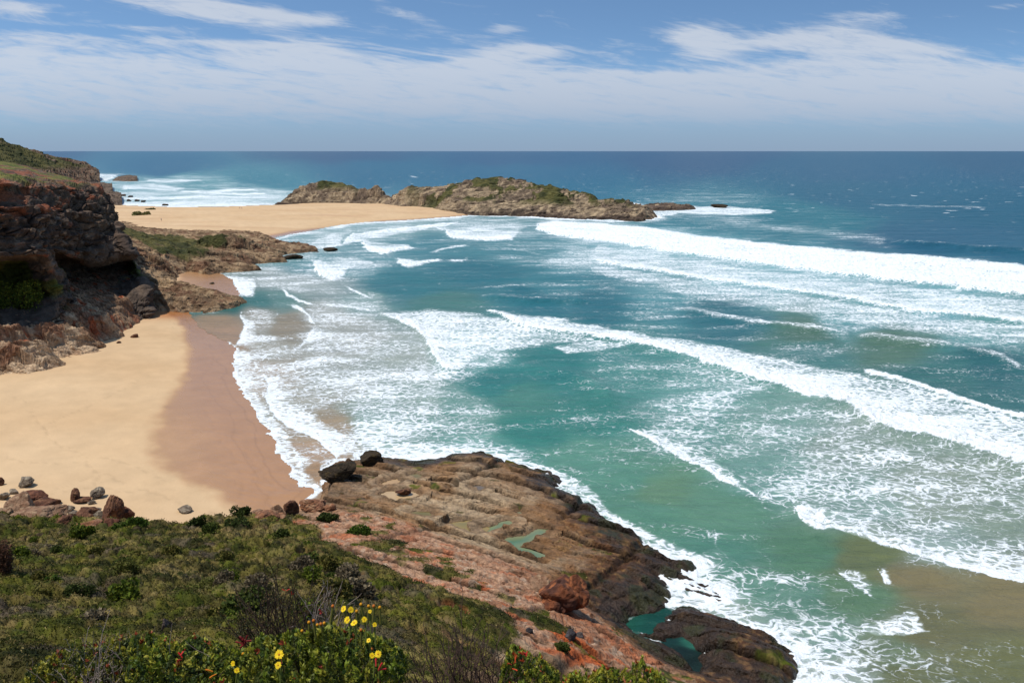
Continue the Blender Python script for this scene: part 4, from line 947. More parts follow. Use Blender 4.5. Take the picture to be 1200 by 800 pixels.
# tilted ledges at the foot of the cliff
bp = W2([(-220, 520), (-60, 470), (0, 447), (26, 448), (50, 443), (73, 438), (68, 432), (42, 428), (64, 426), (100, 421), (128, 415), (108, 410), (96, 406), (120, 403), (143, 398), (140, 392), (150, 384), (160, 376), (176, 367), (186, 361), (188, 352)], .5)
bp = np.vstack([bp, [(-150, 260), (-250, 200)]])
bh = [P(*p) for p in [(110, 365, 6.5), (150, 352, 6), (0, 385, 8), (-100, 400, 10), (40, 390, 7), (70, 390, 5.5), (100, 380, 5.6), (130, 375, 5), (160, 360, 4.5), (180, 352, 4.0), (170, 362, 2.2), (140, 380, 3.0), (140, 394, 1.6), (100, 402, 2.6), (60, 405, 4.0), (0, 412, 5.5), (20, 436, 2.4), (50, 438, 1.4), (0, 445, 2.2), (-60, 450, 3.5), (-150, 480, 4), (60, 424, 2.2), (110, 415, 1.5)]] + [(-140, 240, 14), (-200, 180, 25)]
br = [R([(-60, 385, 11), (0, 385, 10), (40, 384, 8.6), (63, 381, 8.0), (105, 389, 5.2), (144, 396, 2.4)], 2.6, 10), R([(-60, 402, 8.2), (0, 404, 7.4), (43, 403, 6.6), (90, 409, 4.4), (127, 414, 2.0)], 2.6, 10), R([(-60, 424, 5.4), (0, 426, 4.4), (30, 432, 3.4), (72, 437, 1.5)], 2.6, 9), R([(100, 372, 8.0), (140, 366, 6.5), (182, 352, 4.8)], 5, 8), R([(120, 382, 5.0), (150, 376, 3.6)], 3, 6)]
def bp_veg(x, y, base, sd, seed): return ss(.34, .45, fbm(x/5, y/5, 4, seed+60))*ss(7, 10, base)
BPC = rock_colour([(186, 156, 124), (160, 128, 98), (208, 180, 146), (138, 94, 68)], .6, bp_veg, (110, 86, 64), .95)
def join_lichen(fn):
    def g(x, y, base, sd, idv, id2, crack, seed):
        c, v = fn(x, y, base, sd, idv, id2, crack, seed)
        x = x-.7*base; y_ = y; y = y+.9*base
        o = ss(.26, .40, fbm(x/2.6, y/2.6, 4, seed+70)+.1*(idv-.5))*ss(3.5, 7, base)
        dk = ss(-.5, .8, (y_-196)/12+.5*fbm(x/5, y/5, 3, seed+71))           # the farther, darker brown ledge
        c = mix3(c, np.broadcast_to(lin((112, 82, 62))*.8, c.shape), dk*.75)
        return mix3(c, np.broadcast_to(lin((176, 84, 44))*.8, c.shape), o*.8*(1-v)), v
    return g
outcrop('shore_ledges', bp, bh, (-150, 196), (345, 470), .9, .15, -.25, .9, 2.4, join_lichen(BPC), ridges=br, mat='rock', slab=(-.39, 2.6, 1.0, 1.15, .06, -.02), seed=500, tilt=.5, slope=1.2, wob=1.5, amp=1.0, edgew=2.5)

# far headland with its point
hp = W2([(-400, 222), (60, 226), (100, 224), (112, 219), (118, 215), (128, 213.5), (130, 211), (118, 208), (98, 206), (84, 204), (60, 201), (-100, 197), (-500, 200)], .5)
hh = [P(u, v, Y=Y) for u, v, Y in [(-120, 150, 1150), (0, 168, 1150), (10, 174, 1150), (22, 181, 1160), (28, 185, 1165), (40, 189, 1180), (55, 193, 1190), (70, 198, 1200), (80, 204, 1200), (84, 207, 1210), (100, 208.5, 1230), (120, 211.5, 1240), (0, 190, 1050), (40, 203, 1080), (80, 214, 1150), (0, 205, 1000), (-100, 190, 1000), (100, 218, 1080), (60, 218, 1050)]]
hh += [(P(u, v, 1)[0], P(u, v, 1)[1], 2) for u, v in [(60, 202.5), (0, 200), (-200, 200), (100, 222)]]
def hp_veg(x, y, base, sd, seed): return ss(-.12, .05, fbm(x/60, y/50, 4, seed+60)+.05)*ss(12, 22, base)
HPC = rock_colour([(128, 108, 90), (104, 86, 72), (150, 124, 98), (112, 76, 58)], 6, hp_veg, (82, 72, 66), .75)
outcrop('headland', hp, hh, (-260, 140), (190, 232), .8, .10, .2, 5, 16.0, HPC, seed=600, tilt=.2, slope=.5, wob=12, amp=.9, edgew=20)
for nm, pl, hs, sdn in (('sea_rocks', [(134, 211.6), (150, 212.6), (165, 212), (176, 210.6), (160, 208.5), (146, 208), (138, 209.5)], [(150, 209.6, 5), (142, 210.6, 3), (165, 210.6, 3)], 620),
                        ('sea_rocks', [(106, 221), (118, 224.5), (132, 225.5), (147, 224), (144, 221), (128, 219), (114, 217)], [(115, 219.5, 7), (128, 221, 5), (140, 222, 3)], 640),
                        ('sea_rocks', [(118, 234), (126, 240), (140, 240.5), (150, 238), (149, 235), (156, 234), (150, 232), (135, 230), (126, 228), (118, 226)], [(122, 230, 5), (134, 234, 3.6), (146, 236, 2.4)], 660),
                        ('sea_rocks', [(752, 247), (775, 246.5), (812, 245.2), (811, 243.5), (790, 242.5), (755, 242.5)], [(760, 244.5, 3.5), (790, 243.8, 2.6), (806, 244.2, 1.6)], 680)):
    outcrop(nm, W2(pl, .2), [P(*p) for p in hs], (min(p[0] for p in pl)-6, max(p[0] for p in pl)+6), (min(p[1] for p in pl)-4, max(p[1] for p in pl)+3), .5, .09, .3, 1.3, 5.0,
            rock_colour([(116, 98, 84), (92, 78, 66), (132, 110, 90)], 2, None, (62, 52, 46), .8), seed=sdn, slope=.5, wob=3, edgew=5, amp=.7)

# ------------------------------------------------------------------ the cliff with its undercut, lofted from surveyed profiles
CL = [
 [(-300, 150, 230), (-300, 185, 190), (-300, 212, 150), (-300, 232, 149), (-300, 250, 148), (-300, 290, 146), (-300, 330, 140), (-300, 342, 150), (-300, 390, 150), (-300, 430, 135), (-300, 500, 125)],
 [(-90, 172, 300), (-75, 196, 230), (-70, 206, 165), (-65, 225, 164), (-60, 245, 162), (-60, 275, 160), (-60, 305, 156), (-60, 314, 170), (-60, 350, 172), (-60, 390, 160), (-60, 440, 156)],
 [(0, 188, 330), (0, 202, 262), (0, 211, 180), (8, 222, 178), (15, 242, 175), (20, 272, 173), (20, 300, 170), (22, 308, 186), (25, 345, 186), (36, 380, 168), (38, 425, 164)],
 [(30, 194, 332), (30, 205, 268), (31, 212, 190), (38, 224, 187), (45, 242, 182), (50, 272, 179), (52, 297, 176), (57, 307, 178), (66, 336, 181), (76, 366, 178), (78, 435, 168)],
 [(42, 198, 335), (42, 208, 275), (45, 214, 205), (52, 226, 200), (56, 242, 194), (60, 272, 191), (62, 293, 192), (66, 304, 216), (72, 330, 214), (80, 366, 187), (82, 460, 172)],
 [(76, 206, 345), (78, 212, 285), (84, 217, 222), (92, 227, 220), (98, 245, 217), (103, 275, 215), (104, 307, 212), (108, 309, 234), (113, 330, 232), (118, 362, 205), (120, 450, 190)],
 [(88, 211, 355), (93, 215, 305), (106, 221, 236), (116, 230, 232), (123, 248, 228), (129, 274, 225), (142, 299, 221), (144, 306, 240), (150, 322, 236), (162, 350, 214), (163, 430, 206)],
 [(96, 214, 365), (102, 217, 330), (120, 224, 252), (128, 236, 244), (133, 252, 236), (139, 272, 228), (155, 296, 221), (156, 303, 236), (163, 318, 234), (176, 344, 220), (176, 410, 210)],
 [(97, 216, 372), (104, 220, 350), (119, 230, 300), (127, 242, 285), (132, 256, 275), (138, 275, 268), (152, 298, 262), (156, 306, 262), (162, 320, 262), (174, 345, 258), (174, 400, 250)],
]
CP = np.array([[P(u, v, Y=Y) for u, v, Y in c] for c in CL])

def catmull(Pn, n):
    """interpolate along axis 0 with n steps per span"""
    k = len(Pn); out = []
    ext = np.concatenate([[2*Pn[0]-Pn[1]], Pn, [2*Pn[-1]-Pn[-2]]])
    for i in range(k-1):
        p0, p1, p2, p3 = ext[i:i+4]
        for t in np.arange(n[i])/n[i]:
            lo = p1+(p2-p1)*t
            cr = .5*(2*p1+(p2-p0)*t+(2*p0-5*p1+4*p2-p3)*t*t+(3*p1-p0-3*p2+p3)*t**3)
            out.append(.55*cr+.45*lo)
    out.append(Pn[-1]); return np.array(out)

def build_cliff():
    g = catmull(CP, [30, 90, 60, 60, 100, 80, 60, 40])
    g = catmull(g.transpose(1, 0, 2), [24, 40, 26, 40, 55, 55, 30, 50, 70, 40]).transpose(1, 0, 2)
    for _ in range(2): g[1:-1, 1:-1] = .5*g[1:-1, 1:-1]+.125*(g[:-2, 1:-1]+g[2:, 1:-1]+g[1:-1, :-2]+g[1:-1, 2:])
    du = np.gradient(g, axis=0); dv = np.gradient(g, axis=1)
    n = np.cross(dv, du); n /= np.linalg.norm(n, axis=-1, keepdims=True)+1e-9
    for _ in range(6): n[1:-1, 1:-1] = .4*n[1:-1, 1:-1]+.15*(n[:-2, 1:-1]+n[2:, 1:-1]+n[1:-1, :-2]+n[1:-1, 2:])
    n /= np.linalg.norm(n, axis=-1, keepdims=True)+1e-9
    if n[200, 150, 0] < 0: n = -n
    x, y, z = g[..., 0], g[..., 1], g[..., 2]
    steep = ss(.75, .35, np.abs(n[..., 2]))
    # bedding dips gently seaward
    b = z + .12*(y-180) + .9*fbm3(x/12, y/12, z/6, 3, 701)
    led = b/2.6; fr = led-np.floor(led); ledge = (ss(0, .75, fr)-fr)*1.5 + .6*(hsh(np.floor(led), np.zeros(1), np.zeros(1), 702)-.5)*2
    big = fbm3(x/16, y/16, z/12, 4, 703)*3.2; mid = fbm3(x/4, y/4, z/1.6, 4, 704)*1.5; sm = fbm3(x/1.3, y/1.3, z/.6, 3, 705)*.5
    f1, f2, idv = cell2((y+x*.5)/5.2+1.3*fbm3(x/4, y/4, z/3, 3, 706), b/2.8+.8*fbm3(x/4, y/4, z/3, 2, 708), 707)
    blk = (idv-.5)*1.3 - np.exp(-((f2-f1)/.09)**2)*.9
    amp = np.ones(x.shape)
    rr = np.arange(g.shape[1])[None]*np.ones((g.shape[0], 1))
    top = ss(66, 40, rr)
    d = (ledge*steep + big + mid + sm + blk*steep)*(1-.75*top)
    # smoother, deeper ceiling and floor of the undercut
    cav = np.exp(-((rr-262)/45.)**2); d = d*(1-.45*cav)
    g2 = g + n*d[..., None]
    xx, yy, zz = g2[..., 0], g2[..., 1], g2[..., 2]
    S = lambda c, k=.8: np.broadcast_to(lin(c)*k, x.shape+(3,))
    nn = fbm3(x/9, y/9, z/5, 5, 711); n2 = fbm3(x/2, y/2, z/1, 4, 712)
    c = mix3(S((100, 80, 64)), S((76, 60, 50)), ss(-.3, .3, nn+.5*(idv-.5)))
    c = mix3(c, S((156, 132, 110)), ss(.1, .4, n2)*.5)
    c = mix3(c, S((152, 84, 52)), ss(.0, .3, fbm3(x/4, y/4, z/1.5, 4, 713)+.42*ss(26, 35, z)-.33)*.65)
    low = ss(24, 14, z+4*nn); c = mix3(c, S((92, 80, 70)), low*.6)
    veg = ss(-.02, .12, fbm3(x/9, y/12, z/8, 4, 714)+.10*ss(.5, .9, n[..., 2])-.16*ss(50, 100, rr))*ss(.45, .75, n[..., 2])*ss(70, 56, rr)
    # two rust-coloured rock bands cross the green top slope
    band = np.exp(-((rr-34-6*fbm3(x/20, y/20, z/20, 2, 715))/5.)**2); veg = veg*(1-.9*band)
    # shrubs on the shaded floor of the recess and the bright bush by the left edge
    px, py = P(18, 345, Y=185)[:2]
    bush = np.exp(-((x-px)/7)**2-((y-py)/13)**2)*ss(225, 262, rr)
    veg = np.maximum(veg, ss(.35, .5, bush+.3*n2)); veg = np.maximum(veg, .9*ss(.15, .3, nn+.05)*ss(270, 300, rr)*ss(360, 330, rr))
    gcol = mix3(S((86, 92, 34)), S((120, 112, 54)), ss(-.2, .3, fbm3(x/4, y/4, z/4, 3, 716)))
    c = mix3(c, S((170, 92, 56)), band*.7*ss(.0, .3, n2+.2))
    c = mix3(c, gcol, veg)
    V, f = g2.reshape(-1, 3), grid_faces(g.shape[0], g.shape[1])
    tag(mesh_obj('cliff', V, f, MAT['cliff'], attrs={'Col': c.reshape(-1, 3), 'wet': np.zeros(x.size)}, smooth=False), kind='structure')
build_cliff()
# ------------------------------------------------------------------ ground sighting for loose things
def ground(x, y):
    x = np.asarray(x, float); y = np.asarray(y, float)
    zs, _ = sand_z(x, y); zn = near_z(x, y)[0]
    zn = np.where(y < 125, zn, -9)
    return np.maximum(zs, zn)

def hit(u, v):
    ks = np.linspace(.02, 1.15, 900); x0, y0, z0 = sight(u, v, z=0.)
    xs, ys, zs = x0*ks, y0*ks, HC+(z0-HC)*ks
    g = ground(xs, ys); i = np.nonzero((zs < g) & (ks > .09))[0]
    i = i[0] if len(i) else len(ks)-1
    return float(xs[i]), float(ys[i]), float(g[i])

# ------------------------------------------------------------------ boulders
def ico(n):
    import bmesh
    bm = bmesh.new(); bmesh.ops.create_icosphere(bm, subdivisions=n, radius=1)
    v = np.array([q.co[:] for q in bm.verts]); f = np.array([[w_.index for w_ in q.verts] for q in bm.faces]); bm.free(); return v, f
ICO5, ICO4 = ico(5), ico(4)

def crag_rock(u, vb, wpx, hpx, label, cols, seed, n=9, turn=0., tall=1.0):
    """a boulder broken into angular blocks, one welded mass"""
    r_ = np.random.RandomState(seed); x, y, z = hit(u, vb); s = math.hypot(y, HC-z)/F; wd = wpx*s; ht = hpx*s
    v, f = ICO4; V, F_, C_ = [], [], []; off = 0
    for i in range(n):
        pl = r_.normal(size=(9, 3)); pl /= np.linalg.norm(pl, axis=1)[:, None]; d = r_.uniform(.5, .85, 9); dots = v@pl.T; dots[dots < .05] = .05
        rad = np.minimum((d/dots).min(1), 1.1); p = v*rad[:, None]*r_.uniform(.8, 1.1, 3)*np.array([1.15, 1.1, .85])
        p = p*(1+.17*fbm3(p[:, 0]*3.4+i, p[:, 1]*3.4, p[:, 2]*3.4, 5, seed+i, .62))[:, None]
        cx = r_.uniform(-.3, .3); cy = r_.uniform(-.2, .2); cz = r_.uniform(.20, .46) if i else .4
        sc = (.62 if i == 0 else r_.uniform(.26, .42))
        q = p*sc*np.array([wd*.85, wd*.8, ht*.95]) + np.array([cx*wd, cy*wd, cz*ht])
        t = fbm3(q[:, 0]/1.1, q[:, 1]/1.1, q[:, 2]/.8, 4, seed+40)
        c = mix3(np.broadcast_to(lin(cols[0])*.8, p.shape), np.broadcast_to(lin(cols[1])*.8, p.shape), ss(-.2, .25, t)); c = mix3(c, np.broadcast_to(lin(cols[2])*.8, p.shape), ss(.1, .35, fbm3(q[:, 0]/.5, q[:, 1]/.5, q[:, 2]/.5, 3, seed+41)))
        V.append(q); F_.append(f+off); C_.append(c); off += len(q)
    V = np.concatenate(V); c_, s_ = math.cos(turn), math.sin(turn); V = np.stack([V[:, 0]*c_-V[:, 1]*s_, V[:, 0]*s_+V[:, 1]*c_, V[:, 2]], -1)
    ob = mesh_obj('boulder', V, np.concatenate(F_), MAT['boulder'], attrs={'Col': np.concatenate(C_)}, smooth=False); ob.location = (x, y+wd*.3, z-.1)
    return tag(ob, label, 'rock')

def boulder(u, vb, wpx, hpx, label, cols, seed, group=None, flat=0., rot=None, deep=1.25, name='boulder', zg=None, turn=0., planes=13, lean=0.0, sink=.18, mat='boulder', gp=None, crag=0., dmin=.46):
    r_ = np.random.RandomState(seed)
    if zg is None: x, y, z = hit(u, vb)
    else: x, y, z = P(u, vb, zg)
    s = math.hypot(y, HC-z)/F; wd = wpx*s*1.1; ht = hpx*s*1.15
    v, f = ICO5 if wpx > 14 else ICO4
    n = r_.normal(size=(planes, 3)); n /= np.linalg.norm(n, axis=1)[:, None]
    d = r_.uniform(dmin, .92, planes)
    dots = v @ n.T; dots[dots < .05] = .05
    rr = np.minimum((d/dots), 1.25); k = 46.
    rad = -np.log(np.exp(-k*rr).sum(1)+np.exp(-k*1.02))/k
    p = v*rad[:, None]
    o = seed*3.7
    p = p*(1 + .16*fbm3(p[:, 0]*2.2+o, p[:, 1]*2.2, p[:, 2]*2.2, 4, seed) )[:, None]
    if crag:
        g1, g2, gi = cell2(p[:, 0]*2.6+p[:, 2]*1.9+o, p[:, 1]*2.6-p[:, 2]*2.3, seed+8); p = p*(1+crag*((gi-.5)*.9-.7*np.exp(-((g2-g1)/.1)**2)))[:, None]
    # bedding grooves
    bz = p[:, 2]*5+p[:, 0]*1.5+1.2*fbm3(p[:, 0]*2+o, p[:, 1]*2, p[:, 2]*2, 2, seed+3)
    p[:, :2] *= (1-.05*np.exp(-(((bz-np.floor(bz))-.5)/.12)**2))[:, None]
    p *= (1 + .035*fbm3(p[:, 0]*9+o, p[:, 1]*9, p[:, 2]*9, 3, seed+4))[:, None]
    p /= np.array([np.ptp(p[:, 0]), np.ptp(p[:, 1]), np.ptp(p[:, 2])])
    c, sn = math.cos(turn), math.sin(turn)
    q = p*np.array([wd, wd*.8*deep*.8, ht*(1+sink)])
    q[:, 0] += q[:, 2]*lean
    q = np.stack([q[:, 0]*c-q[:, 1]*sn, q[:, 0]*sn+q[:, 1]*c, q[:, 2]], -1)
    q[:, 2] += ht*(.5-sink*.5)
    C = mix3(np.broadcast_to(lin(cols[0])*.64, p.shape), np.broadcast_to(lin(cols[1])*.64, p.shape), ss(-.25, .3, fbm3(q[:, 0]*1.2+o, q[:, 1]*1.2, q[:, 2]*2., 4, seed+5)))
    if len(cols) > 2: C = mix3(C, np.broadcast_to(lin(cols[2])*.64, p.shape), ss(.05, .3, fbm3(q[:, 0]*2.5+o, q[:, 1]*2.5, q[:, 2]*2.5, 4, seed+6)))
    ob = mesh_obj(name, q, f, MAT[mat], attrs={'Col': C}, smooth=(wpx < 10)); ob.location = (x, y+wd*.2, z)
    return tag(ob, label, 'rock', group)

TANR = ((168, 132, 104), (146, 108, 82), (188, 156, 124)); BRN = ((118, 78, 56), (92, 60, 46), (146, 104, 74)); RED = ((116, 72, 52), (90, 56, 44), (142, 92, 66)); GRY = ((158, 140, 120), (128, 112, 94), (180, 164, 140)); ORG = ((164, 112, 78), (140, 96, 72), (186, 142, 108)); DRK = ((64, 52, 38), (48, 42, 28), (82, 66, 40))
BG = 'rocks scattered on the sand below the bushy slope'
BL = [
 (28, 571, 18, 10, 'grey-brown split slab lying alone highest on the dry sand at left', GRY, BG), (-1, 569, 8, 8, 'small dark stone cut by the left picture edge on dry sand', BRN, BG),
 (14, 579.5, 10, 5, 'little grey stone touching a paler flat one at the left sand', GRY, BG), (2, 586, 13, 7, 'pale grey flat stone at the left picture edge on sand', GRY, BG),
 (38, 588, 32, 9, 'dark reddish layered slab perched above the leftmost tan boulders', RED, BG), (51, 596, 28, 8, 'dark brown wedge pointing right beside the leaning tan boulder', BRN, BG),
 (24, 609, 32, 25, 'leaning tan boulder, leftmost of the big ones at the slope edge', TANR, BG), (45, 619, 54, 20, 'broad rounded tan boulder, widest of the pile at the slope edge', TANR, BG),
 (68, 624, 30, 14, 'dark brown lump at the right end of the broad tan boulder', BRN, BG), (5, 608, 16, 12, 'tan rock low at the left picture edge above the scrub', TANR, BG), (47, 603, 18, 8, 'small reddish stone between the dark wedge and broad boulder', RED, BG),
 (86, 588, 15, 12, 'dark pointed triangular rock standing on open sand', BRN, BG), (96, 588.5, 20, 5, 'low brown tail rock trailing right of the pointed triangular rock', BRN, BG), (111, 584.5, 16, 10, 'rounded grey-brown stone alone, farthest up the sand in the middle', GRY, BG),
 (106, 591, 10, 4, 'small flat stone just below the rounded grey-brown stone', GRY, BG), (80, 599.5, 12, 6, 'pale grey oval stone on sand left of the rock pile', GRY, BG), (84, 604.5, 10, 3.5, 'thin pale grey pebble slab below the grey oval stone', GRY, BG), (98, 599, 5, 3.5, 'tiny dark stone above the middle rock pile', BRN, BG),
 (103, 606.5, 22, 10, 'brown rock at the top of the middle pile', BRN, BG), (116, 613, 15, 13, 'grey ribbed rock left of the big brown block', GRY, BG), (95, 618, 22, 13, 'dark brown rock on the left side of the middle pile', BRN, BG), (112, 602, 11, 5, 'small grey cap stone behind the middle pile', GRY, BG),
 (131, 616, 24, 26, 'big upright brown block with a shaded right face', BRN, BG), (147, 610, 15, 15, 'dark block leaning on the right of the big upright one', RED, BG), (101, 629, 34, 14, 'long reddish-tan boulder half buried at the edge of the scrub', ORG, BG), (128, 630, 24, 17, 'dark red rough boulder below the big upright block', RED, BG),
 (149, 621, 17, 6, 'flat pale grey slab right of the dark red boulder', GRY, BG), (190, 629, 18, 8, 'orange-brown rock peeping over the scrub edge, on its own', ORG, BG), (214, 601, 15, 7, 'single small grey-brown stone alone in the middle of the sand', GRY, BG),
 (157, 395.5, 9, 3.6, 'small dark stone on sand off the foot of the ledges', BRN, None), (139, 402, 5, 2, 'tiny dark stone between the ledges and the small dark stone', BRN, None),
 (301, 606, 14, 8, 'tan-grey rock, leftmost on the corner where beach meets rock', TANR, None), (309, 617, 42, 14, 'long orange lichen-stained rock at the beach corner', ORG, None), (326, 612, 18, 17, 'pale tan upright rock right of the long orange one', TANR, None), (340, 607, 16, 19, 'rounded brown egg-like boulder standing at the beach corner', BRN, None),
 (324, 620, 12, 9, 'dark red stone below the pale upright rock', RED, None), (366, 598, 28, 12, 'orange-brown boulder on the shelf right of the egg-like one', ORG, None), (386, 600, 13, 8, 'small orange stone at the right of the orange-brown boulder', ORG, None),
 (397, 565, 40, 18, 'black-green weedy rock at the beach end of the shelf', DRK, None), (432, 546, 28, 12, 'low black rock on the shelf rim by the foam', DRK, None),
 (633, 697, 24, 17, 'grey-tan block left of the big rust-red boulder', TANR, None),
 (668, 753, 12, 12, 'small dark grey boulder on the orange lichen rock', ((92, 88, 88), (70, 66, 68)), None), (680, 750, 8, 8, 'smaller grey stone just right of the dark grey boulder', ((104, 98, 96), (80, 76, 76)), None), (620, 745, 9, 7, 'dark little stone at the edge of the scrub by lichen rock', ((74, 68, 68), (56, 52, 54)), None), (472, 581, 17, 7, 'brown stone sitting in the round sandy rock pool', BRN, None),
]
for i, (u, vb, wp, hp_, lab, cl_, g_) in enumerate(BL):
    boulder(u, vb, wp, hp_, lab, cl_, 20+i, g_, turn=(i*37 % 11-5)*.06, lean=(.15 if 'leaning' in lab else 0), zg=(2.62 if 'sandy rock pool' in lab else None), crag=(.10 if wp > 12 else 0))
crag_rock(664, 722, 46, 48, 'big craggy rust-red boulder above the teal channel, largest loose rock', ((126, 72, 44), (82, 50, 38), (164, 100, 62)), 92, 12, .3)
boulder(196, 762, 14, 34, 'dark upright rock stump poking from the scrub behind the left bushes', ((60, 46, 40), (42, 32, 30), (120, 104, 96)), 92, None, planes=16)
for u, vb, wp, hp_, lab in [(386, 294, 16, 2.6, 'low wet rock in the surf off the tip of the rocky point'), (248, 334.5, 8, 2.2, 'dark stone on the wet sand of the small cove'), (339, 303.5, 22, 3, 'flat black reef between the two arms of the rocky point'),
                            (846, 243.5, 18, 3, 'lone dark rock awash in foam right of the island'), (193, 241, 7, 1.6, 'small dark rock in the surf beyond the spit')]:
    boulder(u, vb, wp, hp_*1.3, lab, DRK, int(u), None, zg=.0, sink=.4)
for i, (u, v, wp) in enumerate([(136, 227, 6), (143, 230, 8), (152, 231.5, 6), (160, 236, 5), (167, 237, 6), (150, 236, 5)]):
    boulder(u, v, wp, 2.2, 'small dark reef rock in the surf off the headland shore', ((96, 80, 68), (74, 62, 54)), 700+i, 'reef rocks off the headland shore', zg=0., sink=.3)

# ------------------------------------------------------------------ leaves
def leaf_cards(pos, size, colr, seed, up=.35, aspect=.5, nrm=None):
    """one small leaf-like quad per position"""
    r_ = np.random.RandomState(seed); n = len(pos)
    d = r_.normal(size=(n, 3)); d[:, 2] = np.abs(d[:, 2])+up
    if nrm is not None: d = d*.8+nrm*1.0
    d /= np.linalg.norm(d, axis=1)[:, None]
    s = r_.normal(size=(n, 3)); s -= (s*d).sum(1)[:, None]*d; s /= np.linalg.norm(s, axis=1)[:, None]
    L = (size*r_.uniform(.7, 1.35, n))[:, None]; w_ = L*aspect*.5
    b = pos; m = pos+d*L*.55; t = pos+d*L+np.array([0, 0, -.12])*L
    V = np.stack([b, m+s*w_, t, m-s*w_], 1).reshape(-1, 3)
    f = np.arange(4*n).reshape(n, 4)
    return V, f, np.repeat(colr, 4, axis=0)

def jitter(c, n, r_, a=.25, hue=.08):
    c = np.broadcast_to(c, (n, 3)); return c*r_.uniform(1-a, 1+a, (n, 1))*r_.uniform(1-hue, 1+hue, (n, 3))

def sample_cover():
    """scrub tips: short leafy sprays over the whole hillside"""
    N = 260000; r_ = np.random.RandomState(5)
    u = r_.uniform(-90, 760, N); y = np.exp(r_.uniform(math.log(4.5), math.log(86), N)); keep = r_.uniform(size=N) < np.clip((y/45)**.6, .35, 1); u = u[keep]; y = y[keep]
    B = P(0, 400, 0); b0 = np.array([P(a, 400, 0)[0]/P(a, 400, 0)[1] for a in (0, 1200)]); bear = b0[0]+(b0[1]-b0[0])*u/1200
    x = bear*y
    fl = near_fields(x[None], y[None]); z = fl[0][0]; veg = fl[3][0]; sd = fl[1][0]; dd = [q[0] for q in fl[9]]
    k = (veg > .45) & (sd > 0)
    x, y, z = x[k], y[k], z[k]; dd = [q[k] for q in dd]
    c = veg_colour(x, y, dd[1], dd[3], dd[5])
    n = len(x); c = c*r_.uniform(.85, 1.3, (n, 1))*r_.uniform(.93, 1.07, (n, 3))
    tip = r_.uniform(size=n) < .035; c[tip] = lin((180, 160, 100))*.6*r_.uniform(.7, 1.1, (tip.sum(), 1))
    dist = np.hypot(y, HC-z); size = .045+.0015*dist
    P_, C_, S_ = [], [], []
    for q in range(3):
        P_.append(np.stack([x, y, z], -1)+r_.normal(size=(n, 3))*np.array([1, 1, .35])*size[:, None]*.7-np.array([0, 0, .03])); C_.append(c*r_.uniform(.88, 1.12, (n, 1))); S_.append(size*.95)
    return leaf_cards(np.concatenate(P_), np.concatenate(S_), np.concatenate(C_), 6, up=.5, aspect=.55)
V, f, C = sample_cover()
tag(mesh_obj('scrub_cover', V, f, MAT['tuft'], attrs={'Col': C}, smooth=False), kind='stuff')

def tube(pts, r0, r1, k=4):
    """tapered tube through points -> verts, faces"""
    pts = np.asarray(pts, float); n = len(pts); t = np.gradient(pts, axis=0); t /= np.linalg.norm(t, axis=1)[:, None]+1e-9
    a = np.cross(t, [.3, .9, .2]); a /= np.linalg.norm(a, axis=1)[:, None]+1e-9; b = np.cross(t, a)
    rad = np.linspace(r0, r1, n)[:, None]; V = []
    for j in range(k):
        an = 2*math.pi*j/k; V.append(pts+rad*(a*math.cos(an)+b*math.sin(an)))
    V = np.stack(V, 1).reshape(-1, 3); i = np.arange(n-1)[:, None]*k; j = np.arange(k)[None]
    f = np.stack([i+j, i+(j+1) % k, i+k+(j+1) % k, i+k+j], -1).reshape(-1, 4)
    return V, f

class Acc:
    def __init__(s): s.V = []; s.F = []; s.C = []; s.n = 0
    def add(s, V, F_, C):
        s.V.append(V); s.F.append(F_+s.n); s.C.append(np.broadcast_to(C, (len(V), 3))); s.n += len(V)
    def build(s, name, mat, parent, smooth=False, origin=None):
        V = np.concatenate(s.V)
        if origin is not None: V = V-np.array(origin)
        return mesh_obj(name, V, np.concatenate(s.F), mat, parent, {'Col': np.concatenate(s.C)}, smooth)

# rounded bushes on the slope and at the foot of the cliff
def round_bush(u, vb, wpx, hpx, label, cols, seed, n=2600, zg=None, Y=None, cat='bush', name='bush', leafk=1.0, twigc=(70, 56, 44)):
    r_ = np.random.RandomState(seed)
    if Y is not None: x, y, z = P(u, vb, Y=Y)
    else:
        x, y, z = hit(u, vb); fl = near_fields(np.array([[x]]), np.array([[y]]))
        z = max(z, float(fl[0][0, 0])-.15) if y < 120 else z
    s = math.hypot(y, HC-z)/F; rx = wpx*s/2; rz = hpx*s
    root = empty(name, (x, y, z)); tag(root, label, cat)
    # lobes: several sprays heaped into an uneven dome
    nl = 9; lob = np.c_[r_.uniform(-.6, .6, nl), r_.uniform(-.5, .5, nl), r_.uniform(.1, .62, nl)]; lr = r_.uniform(.28, .48, nl)
    ids = r_.randint(0, nl, n); d = r_.normal(size=(n, 3)); d /= np.linalg.norm(d, axis=1)[:, None]
    p = lob[ids]+d*lr[ids][:, None]*r_.uniform(.72, 1.08, (n, 1)); p = p[p[:, 2] > -.1]; dn = d[:len(p)]
    p = p*np.array([rx, rx*.9, rz])
    cc = np.array([lin(c)*.8 for c in cols])[r_.randint(0, len(cols), len(p))]*r_.uniform(.7, 1.3, (len(p), 1))
    size = max(.05, 2.6*s)*leafk
    a = Acc(); a.add(*leaf_cards(p, np.full(len(p), size), cc, seed+1, up=.3, aspect=.6)); a.build('foliage', MAT['tuft'], root)
    t = Acc()
    for i in range(nl):
        e = lob[i]*np.array([rx, rx*.9, rz]); V_, f_ = tube([[0, 0, -.2], [e[0]*.4, e[1]*.4, e[2]*.5], e], .04*rz+.01, .01*rz+.004); t.add(V_, f_, lin(twigc)*.8)
    t.build('stem', MAT['twig'], root)
    return root
